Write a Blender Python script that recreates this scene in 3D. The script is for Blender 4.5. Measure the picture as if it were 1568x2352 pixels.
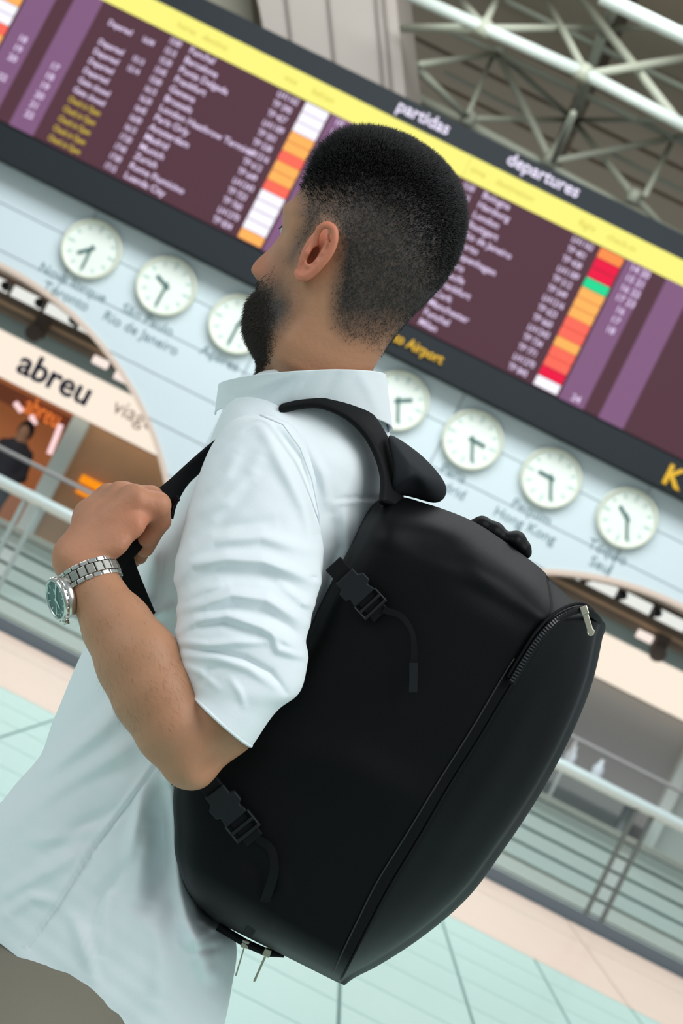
import bpy, bmesh, math, random
import numpy as np
from mathutils import Vector, Matrix
random.seed(7); rng = np.random.default_rng(7)
for o in list(bpy.data.objects): bpy.data.objects.remove(o, do_unlink=True)
SC = bpy.context.scene; COL = SC.collection

# ------------------------------------------------------------------ camera
EYE = np.array([0.0, 0.0, 1.34]); FPX = 3920.0
def basis(roll, yaw, pitch):
    r, y, p = np.radians([roll, yaw, pitch])
    F = np.array([-np.sin(y)*np.cos(p), np.cos(y)*np.cos(p), np.sin(p)])
    R0 = np.array([np.cos(y), np.sin(y), 0.0]); U0 = np.cross(R0, F)
    return F, np.cos(r)*R0+np.sin(r)*U0, -np.sin(r)*R0+np.cos(r)*U0
CF, CR, CU = basis(26.8, 2.0, 3.2)
cd = bpy.data.cameras.new('camera'); cam = bpy.data.objects.new('camera', cd); COL.objects.link(cam)
cd.sensor_fit = 'VERTICAL'; cd.sensor_height = 36.0; cd.sensor_width = 24.0; cd.lens = FPX/2352*36
cd.clip_start = 0.05; cd.clip_end = 200
cd.dof.use_dof = True; cd.dof.focus_distance = 1.78; cd.dof.aperture_fstop = 9.0; cd.dof.aperture_blades = 7
m = Matrix.Identity(4)
for i in range(3):
    m[i][0] = CR[i]; m[i][1] = CU[i]; m[i][2] = -CF[i]; m[i][3] = EYE[i]
cam.matrix_world = m
SC.camera = cam
# ------------------------------------------------------------------ light and exposure
SC.view_settings.view_transform = 'Standard'; SC.view_settings.look = 'None'
SC.view_settings.gamma = 1; SC.view_settings.exposure = 0.0; SC.view_settings.use_curve_mapping = False
wd = bpy.data.worlds.new('hall_daylight'); SC.world = wd; wd.use_nodes = True
bg = wd.node_tree.nodes['Background']; bg.inputs[0].default_value = (0.86, 0.95, 1.0, 1); bg.inputs[1].default_value = 0.45
def area(name, loc, target, sx, sy, power, col=(1, 1, 1)):
    l = bpy.data.lights.new(name, 'AREA'); l.shape = 'RECTANGLE'; l.size = sx; l.size_y = sy; l.energy = power; l.color = col
    o = bpy.data.objects.new(name, l); COL.objects.link(o); o.location = loc
    o.rotation_euler = (Vector(target)-Vector(loc)).to_track_quat('-Z', 'Y').to_euler(); return o
area('skylight_lamp', (2.6, -0.3, 5.0), (-0.1, 1.9, 1.2), 4.0, 4.0, 200, (0.97, 0.99, 1.0))
area('window_lamp', (-4.2, -0.2, 3.2), (-0.2, 1.8, 1.1), 3.0, 3.0, 62, (0.97, 0.99, 1.0))
area('skylight_lamp', (-0.5, 11.0, 10.0), (0.0, 15.5, 2.5), 12, 4, 1300, (0.95, 0.98, 1.0))

# ------------------------------------------------------------------ helpers
def ray(px, py): return CF + CR*(px-784)/FPX - CU*(py-1176)/FPX
def W(px, py, d): return EYE + d*ray(px, py)
def on_y(px, py, Y):
    d = ray(px, py); return EYE + d*((Y-EYE[1])/d[1])
def on_z(px, py, z):
    d = ray(px, py); return EYE + d*((z-EYE[2])/d[2])
def srgb(r, g, b):
    f = lambda c: (c/255/12.92) if c/255 <= 0.04045 else ((c/255+0.055)/1.055)**2.4
    return (f(r), f(g), f(b), 1.0)
MATS = {}
def mat(name, col, rough=0.5, metal=0.0, spec=0.5, emit=None, estr=0.0, noise=None, bump=None, alpha=None, sheen=0, sss=0):
    if name in MATS: return MATS[name]
    m = bpy.data.materials.new(name); m.use_nodes = True; nt = m.node_tree; b = nt.nodes['Principled BSDF']
    b.inputs['Base Color'].default_value = col; b.inputs['Roughness'].default_value = rough
    b.inputs['Metallic'].default_value = metal; b.inputs['Specular IOR Level'].default_value = spec
    if sheen: b.inputs['Sheen Weight'].default_value = sheen
    if sss:
        b.inputs['Subsurface Weight'].default_value = sss; b.inputs['Subsurface Radius'].default_value = (1, .35, .2); b.inputs['Subsurface Scale'].default_value = 0.006
    if emit is not None:
        b.inputs['Emission Color'].default_value = emit; b.inputs['Emission Strength'].default_value = estr
    tc = None
    if noise or bump: tc = nt.nodes.new('ShaderNodeTexCoord')
    if noise:
        sc, amt = noise; n = nt.nodes.new('ShaderNodeTexNoise'); n.inputs['Scale'].default_value = sc; n.inputs['Detail'].default_value = 5
        nt.links.new(tc.outputs['Object'], n.inputs['Vector'])
        r = nt.nodes.new('ShaderNodeMapRange'); r.inputs[3].default_value = 1-amt; r.inputs[4].default_value = 1+amt
        nt.links.new(n.outputs[0], r.inputs[0])
        mx = nt.nodes.new('ShaderNodeMix'); mx.data_type = 'RGBA'; mx.blend_type = 'MULTIPLY'; mx.inputs[0].default_value = 1
        mx.inputs[6].default_value = col; nt.links.new(r.outputs[0], mx.inputs[7]); nt.links.new(mx.outputs[2], b.inputs['Base Color'])
    if bump:
        sc, st = bump; n = nt.nodes.new('ShaderNodeTexNoise'); n.inputs['Scale'].default_value = sc; n.inputs['Detail'].default_value = 4
        nt.links.new(tc.outputs['Object'], n.inputs['Vector'])
        bn = nt.nodes.new('ShaderNodeBump'); bn.inputs['Strength'].default_value = st; bn.inputs['Distance'].default_value = 0.002
        nt.links.new(n.outputs[0], bn.inputs['Height']); nt.links.new(bn.outputs[0], b.inputs['Normal'])
    if alpha is not None: b.inputs['Alpha'].default_value = alpha
    MATS[name] = m; return m
def emis(name, col, s=1.0): return mat(name, (0.01, 0.01, 0.01, 1), 0.7, spec=0.05, emit=col, estr=s)

def mesh_obj(name, verts, faces, material, parent=None, smooth=False):
    me = bpy.data.meshes.new(name); me.from_pydata([tuple(map(float, v)) for v in verts], [], [tuple(map(int, f)) for f in faces]); me.update()
    return link(name, me, material, parent, smooth)
def link(name, me, material, parent=None, smooth=False):
    o = bpy.data.objects.new(name, me); COL.objects.link(o)
    if material is not None and len(me.materials) == 0: me.materials.append(material)
    if smooth: me.polygons.foreach_set('use_smooth', [True]*len(me.polygons))
    if parent is not None: adopt(o, parent)
    return o
def adopt(o, parent):
    o.parent = parent; o.matrix_parent_inverse = Matrix.Translation(-base_of(parent))
def base_of(p):
    v = Vector((0, 0, 0))
    while p is not None:
        v += Vector(p.get('_b', (0, 0, 0))); break
    return v
def thing(name, label, cat, loc=(0, 0, 0), group=None):
    e = bpy.data.objects.new(name, None); COL.objects.link(e); e.location = [float(c) for c in loc]; e.empty_display_size = 0.1
    e['_b'] = [float(c) for c in loc]
    tag(e, label, cat, group); return e
def tag(o, label=None, cat=None, group=None, kind=None):
    if label: o['label'] = label
    if cat: o['category'] = cat
    if group: o['group'] = group
    if kind: o['kind'] = kind
    return o
def structure(o): o['kind'] = 'structure'; return o
class MB:
    def __init__(s): s.v = []; s.f = []
    def add(s, v, f):
        n = len(s.v); s.v += [tuple(map(float, p)) for p in v]; s.f += [tuple(int(i)+n for i in q) for q in f]; return s
    def box(s, a, b):
        x0, y0, z0 = a; x1, y1, z1 = b
        return s.add([(x0,y0,z0),(x1,y0,z0),(x1,y1,z0),(x0,y1,z0),(x0,y0,z1),(x1,y0,z1),(x1,y1,z1),(x0,y1,z1)],
                     [(0,3,2,1),(4,5,6,7),(0,1,5,4),(1,2,6,5),(2,3,7,6),(3,0,4,7)])
    def obox(s, c, ax, ay, az):        # oriented box by half axes
        c = np.array(c); P = []
        for k in (-1, 1):
            for (i, j) in ((-1,-1),(1,-1),(1,1),(-1,1)): P.append(c+i*np.array(ax)+j*np.array(ay)+k*np.array(az))
        return s.add(P, [(0,3,2,1),(4,5,6,7),(0,1,5,4),(1,2,6,5),(2,3,7,6),(3,0,4,7)])
    def tube(s, pts, r, n=10, cap=True):
        P = [np.array(p, float) for p in pts]; R = r if hasattr(r, '__len__') else [r]*len(P); V = []; Fc = []
        up = None
        for i, p in enumerate(P):
            t = P[min(i+1, len(P)-1)]-P[max(i-1, 0)]; t = t/np.linalg.norm(t)
            if up is None: up = np.array([0, 0, 1.0]) if abs(t[2]) < .9 else np.array([1.0, 0, 0])
            a = np.cross(t, up); a /= np.linalg.norm(a); b = np.cross(a, t); up = b
            for k in range(n): V.append(p+R[i]*(np.cos(2*np.pi*k/n)*a+np.sin(2*np.pi*k/n)*b))
        for i in range(len(P)-1):
            for k in range(n): k2 = (k+1) % n; Fc.append((i*n+k, i*n+k2, (i+1)*n+k2, (i+1)*n+k))
        if cap: Fc += [tuple(range(n))[::-1], tuple((len(P)-1)*n+k for k in range(n))]
        return s.add(V, Fc)
    def disc(s, c, nrm, r, depth, n=32, r2=None):   # solid of revolution slab along nrm
        c = np.array(c, float); nrm = np.array(nrm, float)/np.linalg.norm(nrm)
        up = np.array([0, 0, 1.0]) if abs(nrm[2]) < .9 else np.array([1.0, 0, 0]); a = np.cross(up, nrm); a /= np.linalg.norm(a); b = np.cross(nrm, a)
        r2 = r if r2 is None else r2; V = []
        for (q, rr) in ((0, r), (depth, r2)):
            for k in range(n): V.append(c+nrm*q+rr*(np.cos(2*np.pi*k/n)*a+np.sin(2*np.pi*k/n)*b))
        return s.add(V, [tuple(range(n))[::-1], tuple(range(n, 2*n))]+[(k, (k+1) % n, n+(k+1) % n, n+k) for k in range(n)])
    def ring(s, c, nrm, prof, n=48, closed=True):    # lathe: prof list of (radius, height along nrm), closed profile loop
        c = np.array(c, float); nrm = np.array(nrm, float)/np.linalg.norm(nrm)
        up = np.array([0, 0, 1.0]) if abs(nrm[2]) < .9 else np.array([1.0, 0, 0]); a = np.cross(up, nrm); a /= np.linalg.norm(a); b = np.cross(nrm, a)
        V = []; Fc = []; q = len(prof)
        for k in range(n):
            e = np.cos(2*np.pi*k/n)*a+np.sin(2*np.pi*k/n)*b
            for (r, h) in prof: V.append(c+nrm*h+r*e)
        for k in range(n):
            k2 = (k+1) % n
            for i in range(q if closed else q-1):
                j = (i+1) % q; Fc.append((k*q+i, k2*q+i, k2*q+j, k*q+j))
        return s.add(V, Fc)
    def build(s, name, material, parent=None, smooth=False):
        o = mesh_obj(name, s.v, s.f, material, parent, smooth)
        bm = bmesh.new(); bm.from_mesh(o.data); bmesh.ops.recalc_face_normals(bm, faces=bm.faces); bm.to_mesh(o.data); bm.free()
        return o
def bevel(o, w, seg=2):
    md = o.modifiers.new('bevel', 'BEVEL'); md.width = w; md.segments = seg; md.limit_method = 'ANGLE'; return o
def text_mesh(name, s, origin, ex, ey, size, material, parent=None, depth=0.003, align='LEFT', bold=0.0):
    c = bpy.data.curves.new(name, 'FONT'); c.body = s; c.size = 1.0; c.align_x = align; c.resolution_u = 3; c.offset = bold
    t = bpy.data.objects.new(name, c); me = bpy.data.meshes.new_from_object(t)
    bpy.data.objects.remove(t); bpy.data.curves.remove(c)
    n = len(me.vertices); co = np.empty(n*3, dtype=np.float32); me.vertices.foreach_get('co', co); co = co.reshape(-1, 3)
    o3 = np.array(origin, float); ex = np.array(ex, float); ey = np.array(ey, float)
    pw = o3 + size*co[:, :1]*ex + size*co[:, 1:2]*ey
    me.vertices.foreach_set('co', pw.astype(np.float32).ravel()); me.update(); me.name = name
    o = link(name, me, material, parent)
    md = o.modifiers.new('thick', 'SOLIDIFY'); md.thickness = depth; md.offset = 0
    return o
XX = np.array([1.0, 0, 0]); ZZ = np.array([0, 0, 1.0]); H = 1.34
# ================================================================== figure tools
DZ = 0.00045; D0 = 1.78
def PW(P):                        # (x px, y px, z units) -> world
    P = np.asarray(P, float).reshape(-1, 3); d = (D0+P[:, 2]*DZ)[:, None]
    r = CF[None]+CR[None]*((P[:, :1]-784)/FPX)-CU[None]*((P[:, 1:2]-1176)/FPX)
    return EYE[None]+d*r
def pw(x, y, z=0): return PW([(x, y, z)])[0]
def cr(pts, n):                   # Catmull-Rom through rows of pts, chord-length sampling
    P = np.asarray(pts, float); k = len(P)
    Q = np.vstack([2*P[0]-P[1], P, 2*P[-1]-P[-2]]); seg = np.sqrt(((P[1:]-P[:-1])[:, :4]**2).sum(1)); s = np.r_[0, np.cumsum(seg)]; s /= s[-1]
    t = np.linspace(0, 1, n); i = np.clip(np.searchsorted(s, t, 'right')-1, 0, k-2); f = ((t-s[i])/(s[i+1]-s[i]))[:, None]
    a, b, c, d = Q[i], Q[i+1], Q[i+2], Q[i+3]
    # non uniform tangents
    h0 = np.maximum(np.linalg.norm(b-a, axis=1), 1e-6)[:, None]; h1 = np.maximum(np.linalg.norm(c-b, axis=1), 1e-6)[:, None]; h2 = np.maximum(np.linalg.norm(d-c, axis=1), 1e-6)[:, None]
    m1 = ((b-a)/h0*h1+(c-b)/h1*h0)/(h0+h1)*h1; m2 = ((c-b)/h1*h2+(d-c)/h2*h1)/(h1+h2)*h1
    f2, f3 = f*f, f*f*f
    return (2*f3-3*f2+1)*b+(f3-2*f2+f)*m1+(-2*f3+3*f2)*c+(f3-f2)*m2
def folds(P, FL):                 # sum of ridge and valley profiles along drawn polylines
    D = np.zeros(len(P)); xy = P[:, :2]
    for pts, amp, w in FL:
        q = np.array(pts, float); L = np.r_[0, np.cumsum(np.linalg.norm(q[1:]-q[:-1], axis=1))]; best = np.full(len(P), 1e9); tt = np.zeros(len(P))
        for i in range(len(q)-1):
            ab = q[i+1]-q[i]; h = np.clip(((xy-q[i])@ab)/(ab@ab), 0, 1); d = np.linalg.norm(xy-q[i]-h[:, None]*ab, axis=1)
            m = d < best; best[m] = d[m]; tt[m] = (L[i]+h[m]*np.linalg.norm(ab))/L[-1]
        D += amp*np.exp(-(best/w)**2)*np.clip(np.sin(np.pi*np.clip(tt, .04, .96)), 0, 1)**.45
    return D
def grid_faces(nr, nc, closed=True, off=0):
    F = []
    for i in range(nr-1):
        for j in range(nc if closed else nc-1):
            j2 = (j+1) % nc; F.append((off+i*nc+j, off+i*nc+j2, off+(i+1)*nc+j2, off+(i+1)*nc+j))
    return F
def loft(st, nr, ns, pw_=2.0):
    """stations (xl,yl,xr,yr,zc,hz,bulge,tilt) -> points (nr,ns,3); angle pi/2 faces the lens"""
    S = cr(st, nr); a = np.linspace(0, 2*np.pi, ns, endpoint=False); c, s = np.cos(a), np.sin(a)
    c = np.sign(c)*np.abs(c)**(2/pw_); s = np.sign(s)*np.abs(s)**(2/pw_)
    mx, my = (S[:, 0]+S[:, 2])/2, (S[:, 1]+S[:, 3])/2; hx, hy = (S[:, 2]-S[:, 0])/2, (S[:, 3]-S[:, 1])/2
    X = mx[:, None]+hx[:, None]*c; Y = my[:, None]+hy[:, None]*c-S[:, 6][:, None]*s; Z = S[:, 4][:, None]-S[:, 5][:, None]*s-S[:, 7][:, None]*c
    return np.stack([X, Y, Z], 2), s
def cloth(name, st, nr, ns, FL, material, parent, thick=.0015, pw_=2.0, wob=None):
    P, s = loft(st, nr, ns, pw_); Q = P.reshape(-1, 3); side = np.tile(np.clip(s*1.6, 0, 1), nr)
    D = folds(Q, FL)*side
    if wob is not None: D += wob(Q)
    Q[:, 2] -= D
    # outward push so that folds also show on the outline
    mid = np.repeat(P.reshape(nr, ns, 3).mean(1), ns, axis=0); e = Q-mid; e[:, 2] = 0; L = np.linalg.norm(e, axis=1)[:, None]+1e-6
    Dall = folds(Q, FL)[:, None]*.5; Q[:, :2] += (e/L*Dall)[:, :2]*(1-side[:, None])
    o = mesh_obj(name, PW(Q), grid_faces(nr, ns), material, parent, True)
    md = o.modifiers.new('thick', 'SOLIDIFY'); md.thickness = thick; md.offset = 0
    return o
class SDF:
    def __init__(s, lo, hi, step):
        s.lo = np.array(lo, float); s.step = step; n = np.ceil((np.array(hi)-s.lo)/step).astype(int)+1
        ax = [s.lo[i]+step*np.arange(n[i]) for i in range(3)]; s.n = n
        s.X, s.Y, s.Z = np.meshgrid(*ax, indexing='ij', sparse=True); s.v = np.full(n, 1e3)
    def smin(s, d, k):
        if k <= 0: s.v = np.minimum(s.v, d); return
        h = np.maximum(k-np.abs(s.v-d), 0)/k; s.v = np.minimum(s.v, d)-h*h*k*.25
    def smax(s, d, k):
        h = np.maximum(k-np.abs(s.v-d), 0)/k; s.v = np.maximum(s.v, d)+h*h*k*.25
    def seg(s, a, b, ra, rb, zs=1.0):
        a = np.array(a, float); b = np.array(b, float); ab = b-a; ab2 = ab.copy(); ab2[2] /= zs
        px, py, pz = s.X-a[0], s.Y-a[1], (s.Z-a[2])/zs
        h = np.clip((px*ab2[0]+py*ab2[1]+pz*ab2[2])/(ab2@ab2), 0, 1)
        return np.sqrt((px-h*ab2[0])**2+(py-h*ab2[1])**2+(pz-h*ab2[2])**2)-(ra+(rb-ra)*h)
    def cap(s, a, b, ra, rb, k=12, zs=1.0): s.smin(s.seg(a, b, ra, rb, zs), k); return s
    def chain(s, pts, k=12, zs=1.0):
        for p, q in zip(pts[:-1], pts[1:]): s.cap(p[:3], q[:3], p[3], q[3], k, zs)
        return s
    def ell(s, c, r, ang=0):
        ca, sa = math.cos(math.radians(ang)), math.sin(math.radians(ang)); dx, dy, dz = s.X-c[0], s.Y-c[1], s.Z-c[2]
        u, v = dx*ca+dy*sa, -dx*sa+dy*ca
        k0 = np.sqrt((u/r[0])**2+(v/r[1])**2+(dz/r[2])**2); k1 = np.sqrt((u/r[0]**2)**2+(v/r[1]**2)**2+(dz/r[2]**2)**2)+1e-9
        return k0*(k0-1)/k1
    def mesh(s):
        v = s.v; neg = v < 0; nx, ny, nz = s.n; ins = np.zeros((nx-1, ny-1, nz-1), int); acc = np.zeros((nx-1, ny-1, nz-1, 3)); cnt = np.zeros((nx-1, ny-1, nz-1))
        sl = lambda o, n: slice(o, n-1+o)
        for i in (0, 1):
            for j in (0, 1):
                for k in (0, 1): ins += neg[sl(i, nx), sl(j, ny), sl(k, nz)]
        act = (ins > 0) & (ins < 8)
        idx = np.argwhere(act); A = np.zeros((len(idx), 3)); C = np.zeros(len(idx)); I, J, K = idx.T
        cor = [(i, j, k) for i in (0, 1) for j in (0, 1) for k in (0, 1)]
        for a in cor:
            for ax in range(3):
                if a[ax]: continue
                b = list(a); b[ax] = 1; va = v[I+a[0], J+a[1], K+a[2]]; vb = v[I+b[0], J+b[1], K+b[2]]; cr_ = (va < 0) != (vb < 0)
                t = np.where(cr_, va/np.where(cr_, va-vb, 1), 0); pt = np.array(a, float)[None].repeat(len(idx), 0); pt[:, ax] += t
                A += pt*cr_[:, None]; C += cr_
        V = s.lo+(idx+A/C[:, None])*s.step; vid = -np.ones((nx-1, ny-1, nz-1), int); vid[I, J, K] = np.arange(len(idx)); F = []
        for ax in range(3):
            o1, o2 = [(1, 2), (2, 0), (0, 1)][ax]; a_ = [slice(None)]*3; b_ = [slice(None)]*3; a_[ax] = slice(0, -1); b_[ax] = slice(1, None)
            e = np.argwhere(neg[tuple(a_)] != neg[tuple(b_)])
            ok = (e[:, o1] > 0) & (e[:, o2] > 0) & (e[:, o1] < s.n[o1]-1) & (e[:, o2] < s.n[o2]-1); e = e[ok]; fl = neg[e[:, 0], e[:, 1], e[:, 2]]
            def vi(d1, d2):
                q = e.copy(); q[:, o1] += d1; q[:, o2] += d2; return vid[q[:, 0], q[:, 1], q[:, 2]]
            Q = np.stack([vi(-1, -1), vi(0, -1), vi(0, 0), vi(-1, 0)], 1); Q[~fl] = Q[~fl][:, ::-1]; F.append(Q)
        return V, np.vstack(F)
def in_poly(P, poly):
    x, y = P[:, 0], P[:, 1]; r = np.zeros(len(P), bool); n = len(poly); j = n-1
    for i in range(n):
        xi, yi = poly[i]; xj, yj = poly[j]
        c = ((yi > y) != (yj > y)) & (x < (xj-xi)*(y-yi)/(yj-yi+1e-9)+xi); r ^= c; j = i
    return r
def edge_dist(P, poly):
    q = np.array(list(poly)+[poly[0]], float); best = np.full(len(P), 1e9)
    for i in range(len(q)-1):
        ab = q[i+1]-q[i]; h = np.clip(((P[:, :2]-q[i])@ab)/(ab@ab+1e-9), 0, 1); best = np.minimum(best, np.linalg.norm(P[:, :2]-q[i]-h[:, None]*ab, axis=1))
    return best
def soft_poly(P, poly, w):
    d = edge_dist(P, poly); d = np.where(in_poly(P, poly), d, -d); return np.clip(.5+d/w*.5, 0, 1)

# ================================================================== the hall behind
M_wall = mat('panel_white', srgb(212, 226, 230), 0.45, noise=(0.8, .03))
M_joint = mat('joint_grey', srgb(150, 166, 170), 0.8)
M_tile = mat('tile_teal', srgb(203, 236, 226), 0.22, spec=0.5, noise=(1.5, .04))
M_grout = mat('grout_green', srgb(112, 140, 134), 0.6)
M_peach = mat('stone_peach', srgb(242, 216, 198), 0.3, noise=(2, .05))
M_greyfloor = mat('floor_grey', srgb(175, 182, 178), 0.35)
M_ceil = mat('ceiling_brown', srgb(196, 180, 158), 0.7, noise=(.6, .06))
M_ceild = mat('ceiling_beam_brown', srgb(140, 128, 112), 0.7)
M_truss = mat('truss_grey_green', srgb(176, 180, 162), 0.5)
M_trussw = mat('truss_pale', srgb(206, 216, 208), 0.45)
M_black = mat('board_black', srgb(34, 40, 44), 0.6, spec=.2)
M_peachtrim = mat('arch_trim_peach', srgb(222, 200, 184), 0.6)

# floor: slab, square tiles, warm border slabs
fl = MB().box((-16, -2.0, -0.2), (16, 14.0, -0.008)).build('floor', M_grout); structure(fl)
tm = None; TS = 0.66
for i in range(-6, 7):
    for j in range(15):
        x = 0.62+i*TS-0.0; y = 0.84+j*TS
        if tm is None:
            tm = MB().box((0.009, 0.009, -0.008), (TS-0.009, TS-0.009, 0.0)).build('tile', M_tile, fl); o = tm
        else:
            o = tm.copy(); COL.objects.link(o)
        o.location = (x, y, 0)
for i in range(15):
    x = -9.1+i*1.3
    MB().box((x+.006, 10.75, -0.008), (x+1.294, 12.85, 0.0)).build('border_slab', M_peach, fl)
    MB().box((x+.006, 12.88, -0.008), (x+1.294, 13.93, 0.0)).build('border_slab', M_peach, fl)
structure(MB().box((-16, 14.0, -0.2), (16, 24, 0.0)).build('floor', M_greyfloor))

# arched wall of white panels
ARC = [(-5.06, 3.39), (3.0, 3.39)]; AZ = -1.645+H
def arch(x):
    z = -9.0
    for cx, r in ARC:
        if abs(x-cx) < r: z = max(z, AZ+math.sqrt(r*r-(x-cx)**2))
    return z
def clip_piece(x0, x1, z0, z1, ya, yb, n=40):
    xs = [x0+(x1-x0)*k/n for k in range(n+1)]; out = []; run = []
    for x in xs+[None]:
        b = None if x is None else max(z0, arch(x))
        if b is not None and b < z1-.004: run.append((x, b))
        else:
            if len(run) > 1: out.append(run)
            run = []
    res = []
    for run in out:
        V = []; F = []
        for (x, b) in run: V += [(x, ya, b), (x, ya, z1), (x, yb, b), (x, yb, z1)]
        for k in range(len(run)-1):
            a = 4*k; c = a+4
            F += [(a, c, c+1, a+1), (a+2, a+3, c+3, c+2), (a, a+2, c+2, c), (a+1, c+1, c+3, a+3)]
        F += [(0, 1, 3, 2), tuple(4*(len(run)-1)+q for q in (0, 2, 3, 1))]
        res.append((V, F))
    return res
wb = MB()
for (V, F) in clip_piece(-13.395, 12.6, 0.0, 6.35, 18.03, 18.4, 640): wb.add(V, F)
wall = structure(wb.build('wall_back', M_joint))
zs = [0, .52, .97, 1.42, 1.87, 2.32, 2.77, 3.21, 3.67, 4.13, 4.58, 5.03, 5.48, 5.93, 6.35]; px_ = [-4.415+2.195*k for k in range(-4, 8)]
for xa, xb in zip(px_[:-1], px_[1:]):
    for za, zb in zip(zs[:-1], zs[1:]):
        for (V, F) in clip_piece(xa+.006, xb-.006, za+.005, zb-.005, 18.0, 18.03):
            MB().add(V, F).build('panel', M_wall, wall)
# peach edge following each arch
for k, (cx, r) in enumerate(ARC):
    V = []; F = []; n = 60
    for i in range(n+1):
        a = math.pi*(0.17+0.66*i/n)
        for (rr, y) in ((r+.012, 17.985), (r+.012, 18.42), (r-.045, 18.42), (r-.045, 17.985)): V.append((cx-rr*math.cos(a), y, AZ+rr*math.sin(a)))
    for i in range(n):
        for q in range(4): F.append((4*i+q, 4*i+(q+1) % 4, 4*i+4+(q+1) % 4, 4*i+4+q))
    structure(MB().add(V, F).build('trim_%d' % (k+1), M_peachtrim))

# ---------------------------------------------------------------- departures board
BX0, BX1 = -8.2, 6.4; BY = 17.72; KB = BY/18
bd = thing('departure_board', 'long black electronic departures board with yellow header band above the clocks', 'display board', (-1.5, 17.85, 4.11))
MB().box((BX0, BY, 2.762*KB+H), (BX1, 17.99, 5.30*KB+H)).build('housing', M_black, bd)
M_scr = emis('screen_plum', srgb(84, 50, 62)); M_pur = emis('screen_purple', srgb(132, 92, 130)); M_yel = emis('screen_yellow', srgb(255, 248, 128), 1.0)
M_txt = emis('text_lilac', srgb(222, 204, 236), 1.15); M_ytx = emis('text_yellow', srgb(200, 176, 62), 1.1); M_wht = emis('text_white', srgb(240, 232, 255), 1.1)
BOXC = {'w': emis('box_white', srgb(248, 244, 255), 1.1), 'o': emis('box_orange', srgb(255, 176, 88), 1.1), 's': emis('box_salmon', srgb(255, 104, 84), 1.1),
        'r': emis('box_red', srgb(232, 0, 62), 1.1), 'g': emis('box_green', srgb(24, 222, 150), 1.0), 'd': emis('box_deep_orange', srgb(255, 140, 70), 1.1)}
ZT, ZB = 4.788*KB+H, 3.125*KB+H; RP = (ZT-ZB-0.02)/14
MODS = [-6.464*KB, -2.946*KB, 0.572*KB]   # left edge of the status boxes of each screen module
MW = 3.518*KB
SCR = []; HDB = []
for bx in MODS+[MODS[2]+MW]:
    s0 = bx-1.64; s1 = s0+MW-.004
    SCR.append(MB().box((s0, BY-.02, ZB), (s1, BY, ZT)).build('screen', M_scr, bd))
    HDB.append(MB().box((s0, BY-.026, ZT), (s1, BY, 5.04*KB+H)).build('header_band', M_yel, bd))
    for off in (.30, .76): MB().box((bx+off, BY-.024, ZB), (bx+off+.285, BY-.02, ZT)).build('gate_stripe', M_pur, SCR[-1])
CITY = [['Funchal', 'Barcelona', 'Ponta Delgada', 'Frankfurt', 'Geneva', 'Brussels', 'London Heathrow Terminal', 'Paris Orly', 'Amsterdam', 'Madrid', 'Munich', 'Zurich', 'Rome Fiumicino', 'Luanda City'],
        ['Lyon', 'Milan', 'Nice Cote Azur', 'Dublin City', 'Oslo', 'Vienna', 'Sao Paulo', 'Toulouse', 'Berlin', 'New York Newark', 'Casablanca', 'Boston', 'Marrakech', 'Geneva'],
        ['Bologna', 'Hamburg', 'London', 'Stuttgart', 'Rio de Janeiro', 'Porto', 'Copenhagen', 'Faro', 'Recife', 'Frankfurt', 'Cork', 'Manchester', 'Funchal', 'Milan']]
CITY = [CITY[1], CITY[0], CITY[2]]
BOX = ['wwoowwsoowwoos', 'wwwoosoosw' 'wwwo', 'drrgooossossrw']
STAT = ['Departed', None, 'Departed', 'Departed', 'Gate closed', 'Gate closed', 'Last call', 'Gate open']
def row(r): return ZT-0.01-RP*(r+1)
TY = BY-.03
for mi, bx in enumerate(MODS):
    for r in range(14):
        z = row(r)+.028
        hh = 6+((r*7+mi*5) % 4); mm = (r*25+mi*10) % 60
        def T(s, x, mt=M_txt, sz=.098, wd=1.0): return text_mesh('row_text', s, (x, TY, z), XX*wd, ZZ, sz, mt, SCR[mi], bold=.014)
        T('%02d:%02d' % (15+r//5, (r*15) % 60), bx-1.60, sz=.095, wd=.66)
        T(CITY[mi][r], bx-1.36)
        T('TP %d' % (342+r*37+mi*11) if r % 3 else 'LH%d' % (1162+r*9), bx-.315, sz=.095, wd=.8)
        MB().box((bx, BY-.03, row(r)+.004), (bx+.27, BY-.02, row(r)+RP-.006)).build('status_box', BOXC[BOX[mi][r]], SCR[mi])
        if mi == 2 and r < 4: T('%d %d' % (14+r, 20+r), bx+.36, sz=.1)
        if (mi == 2 and 4 <= r < 7) or (mi == 0 and r in (6, 7, 8, 10)): T('%d' % (12+r), bx+.42, sz=.1)
        if mi == 2 and r == 13: T('24', bx+.42, sz=.1)
        if mi == 0:
            if 7 <= r <= 12: T('%d' % (10+r), bx+.86, sz=.1)
            if r == 1: T('Departed', bx+1.2, sz=.09, wd=.8); T('16:04', bx+1.6, sz=.09, wd=.7)
            if 3 <= r <= 8: T(STAT[r-3] or 'Departed', bx+1.2, sz=.09, wd=.85)
            if r in (3, 4): T('15:1%d' % r, bx+1.6, sz=.09, wd=.7)
            if r >= 9: T('Check in Open', bx+1.2, M_ytx, .09, .68)
        if mi == 1 and r < 2: T('1%d' % r, bx+.36, sz=.1)
hp = on_y(908, 254, BY); text_mesh('header_word', 'partidas', (hp[0], TY, hp[2]), XX, ZZ, .19, M_wht, bd, bold=.02)
hp = on_y(1160, 376, BY); text_mesh('header_word', 'departures', (hp[0], TY, hp[2]), XX, ZZ, .19, M_wht, bd, bold=.02)
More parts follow.
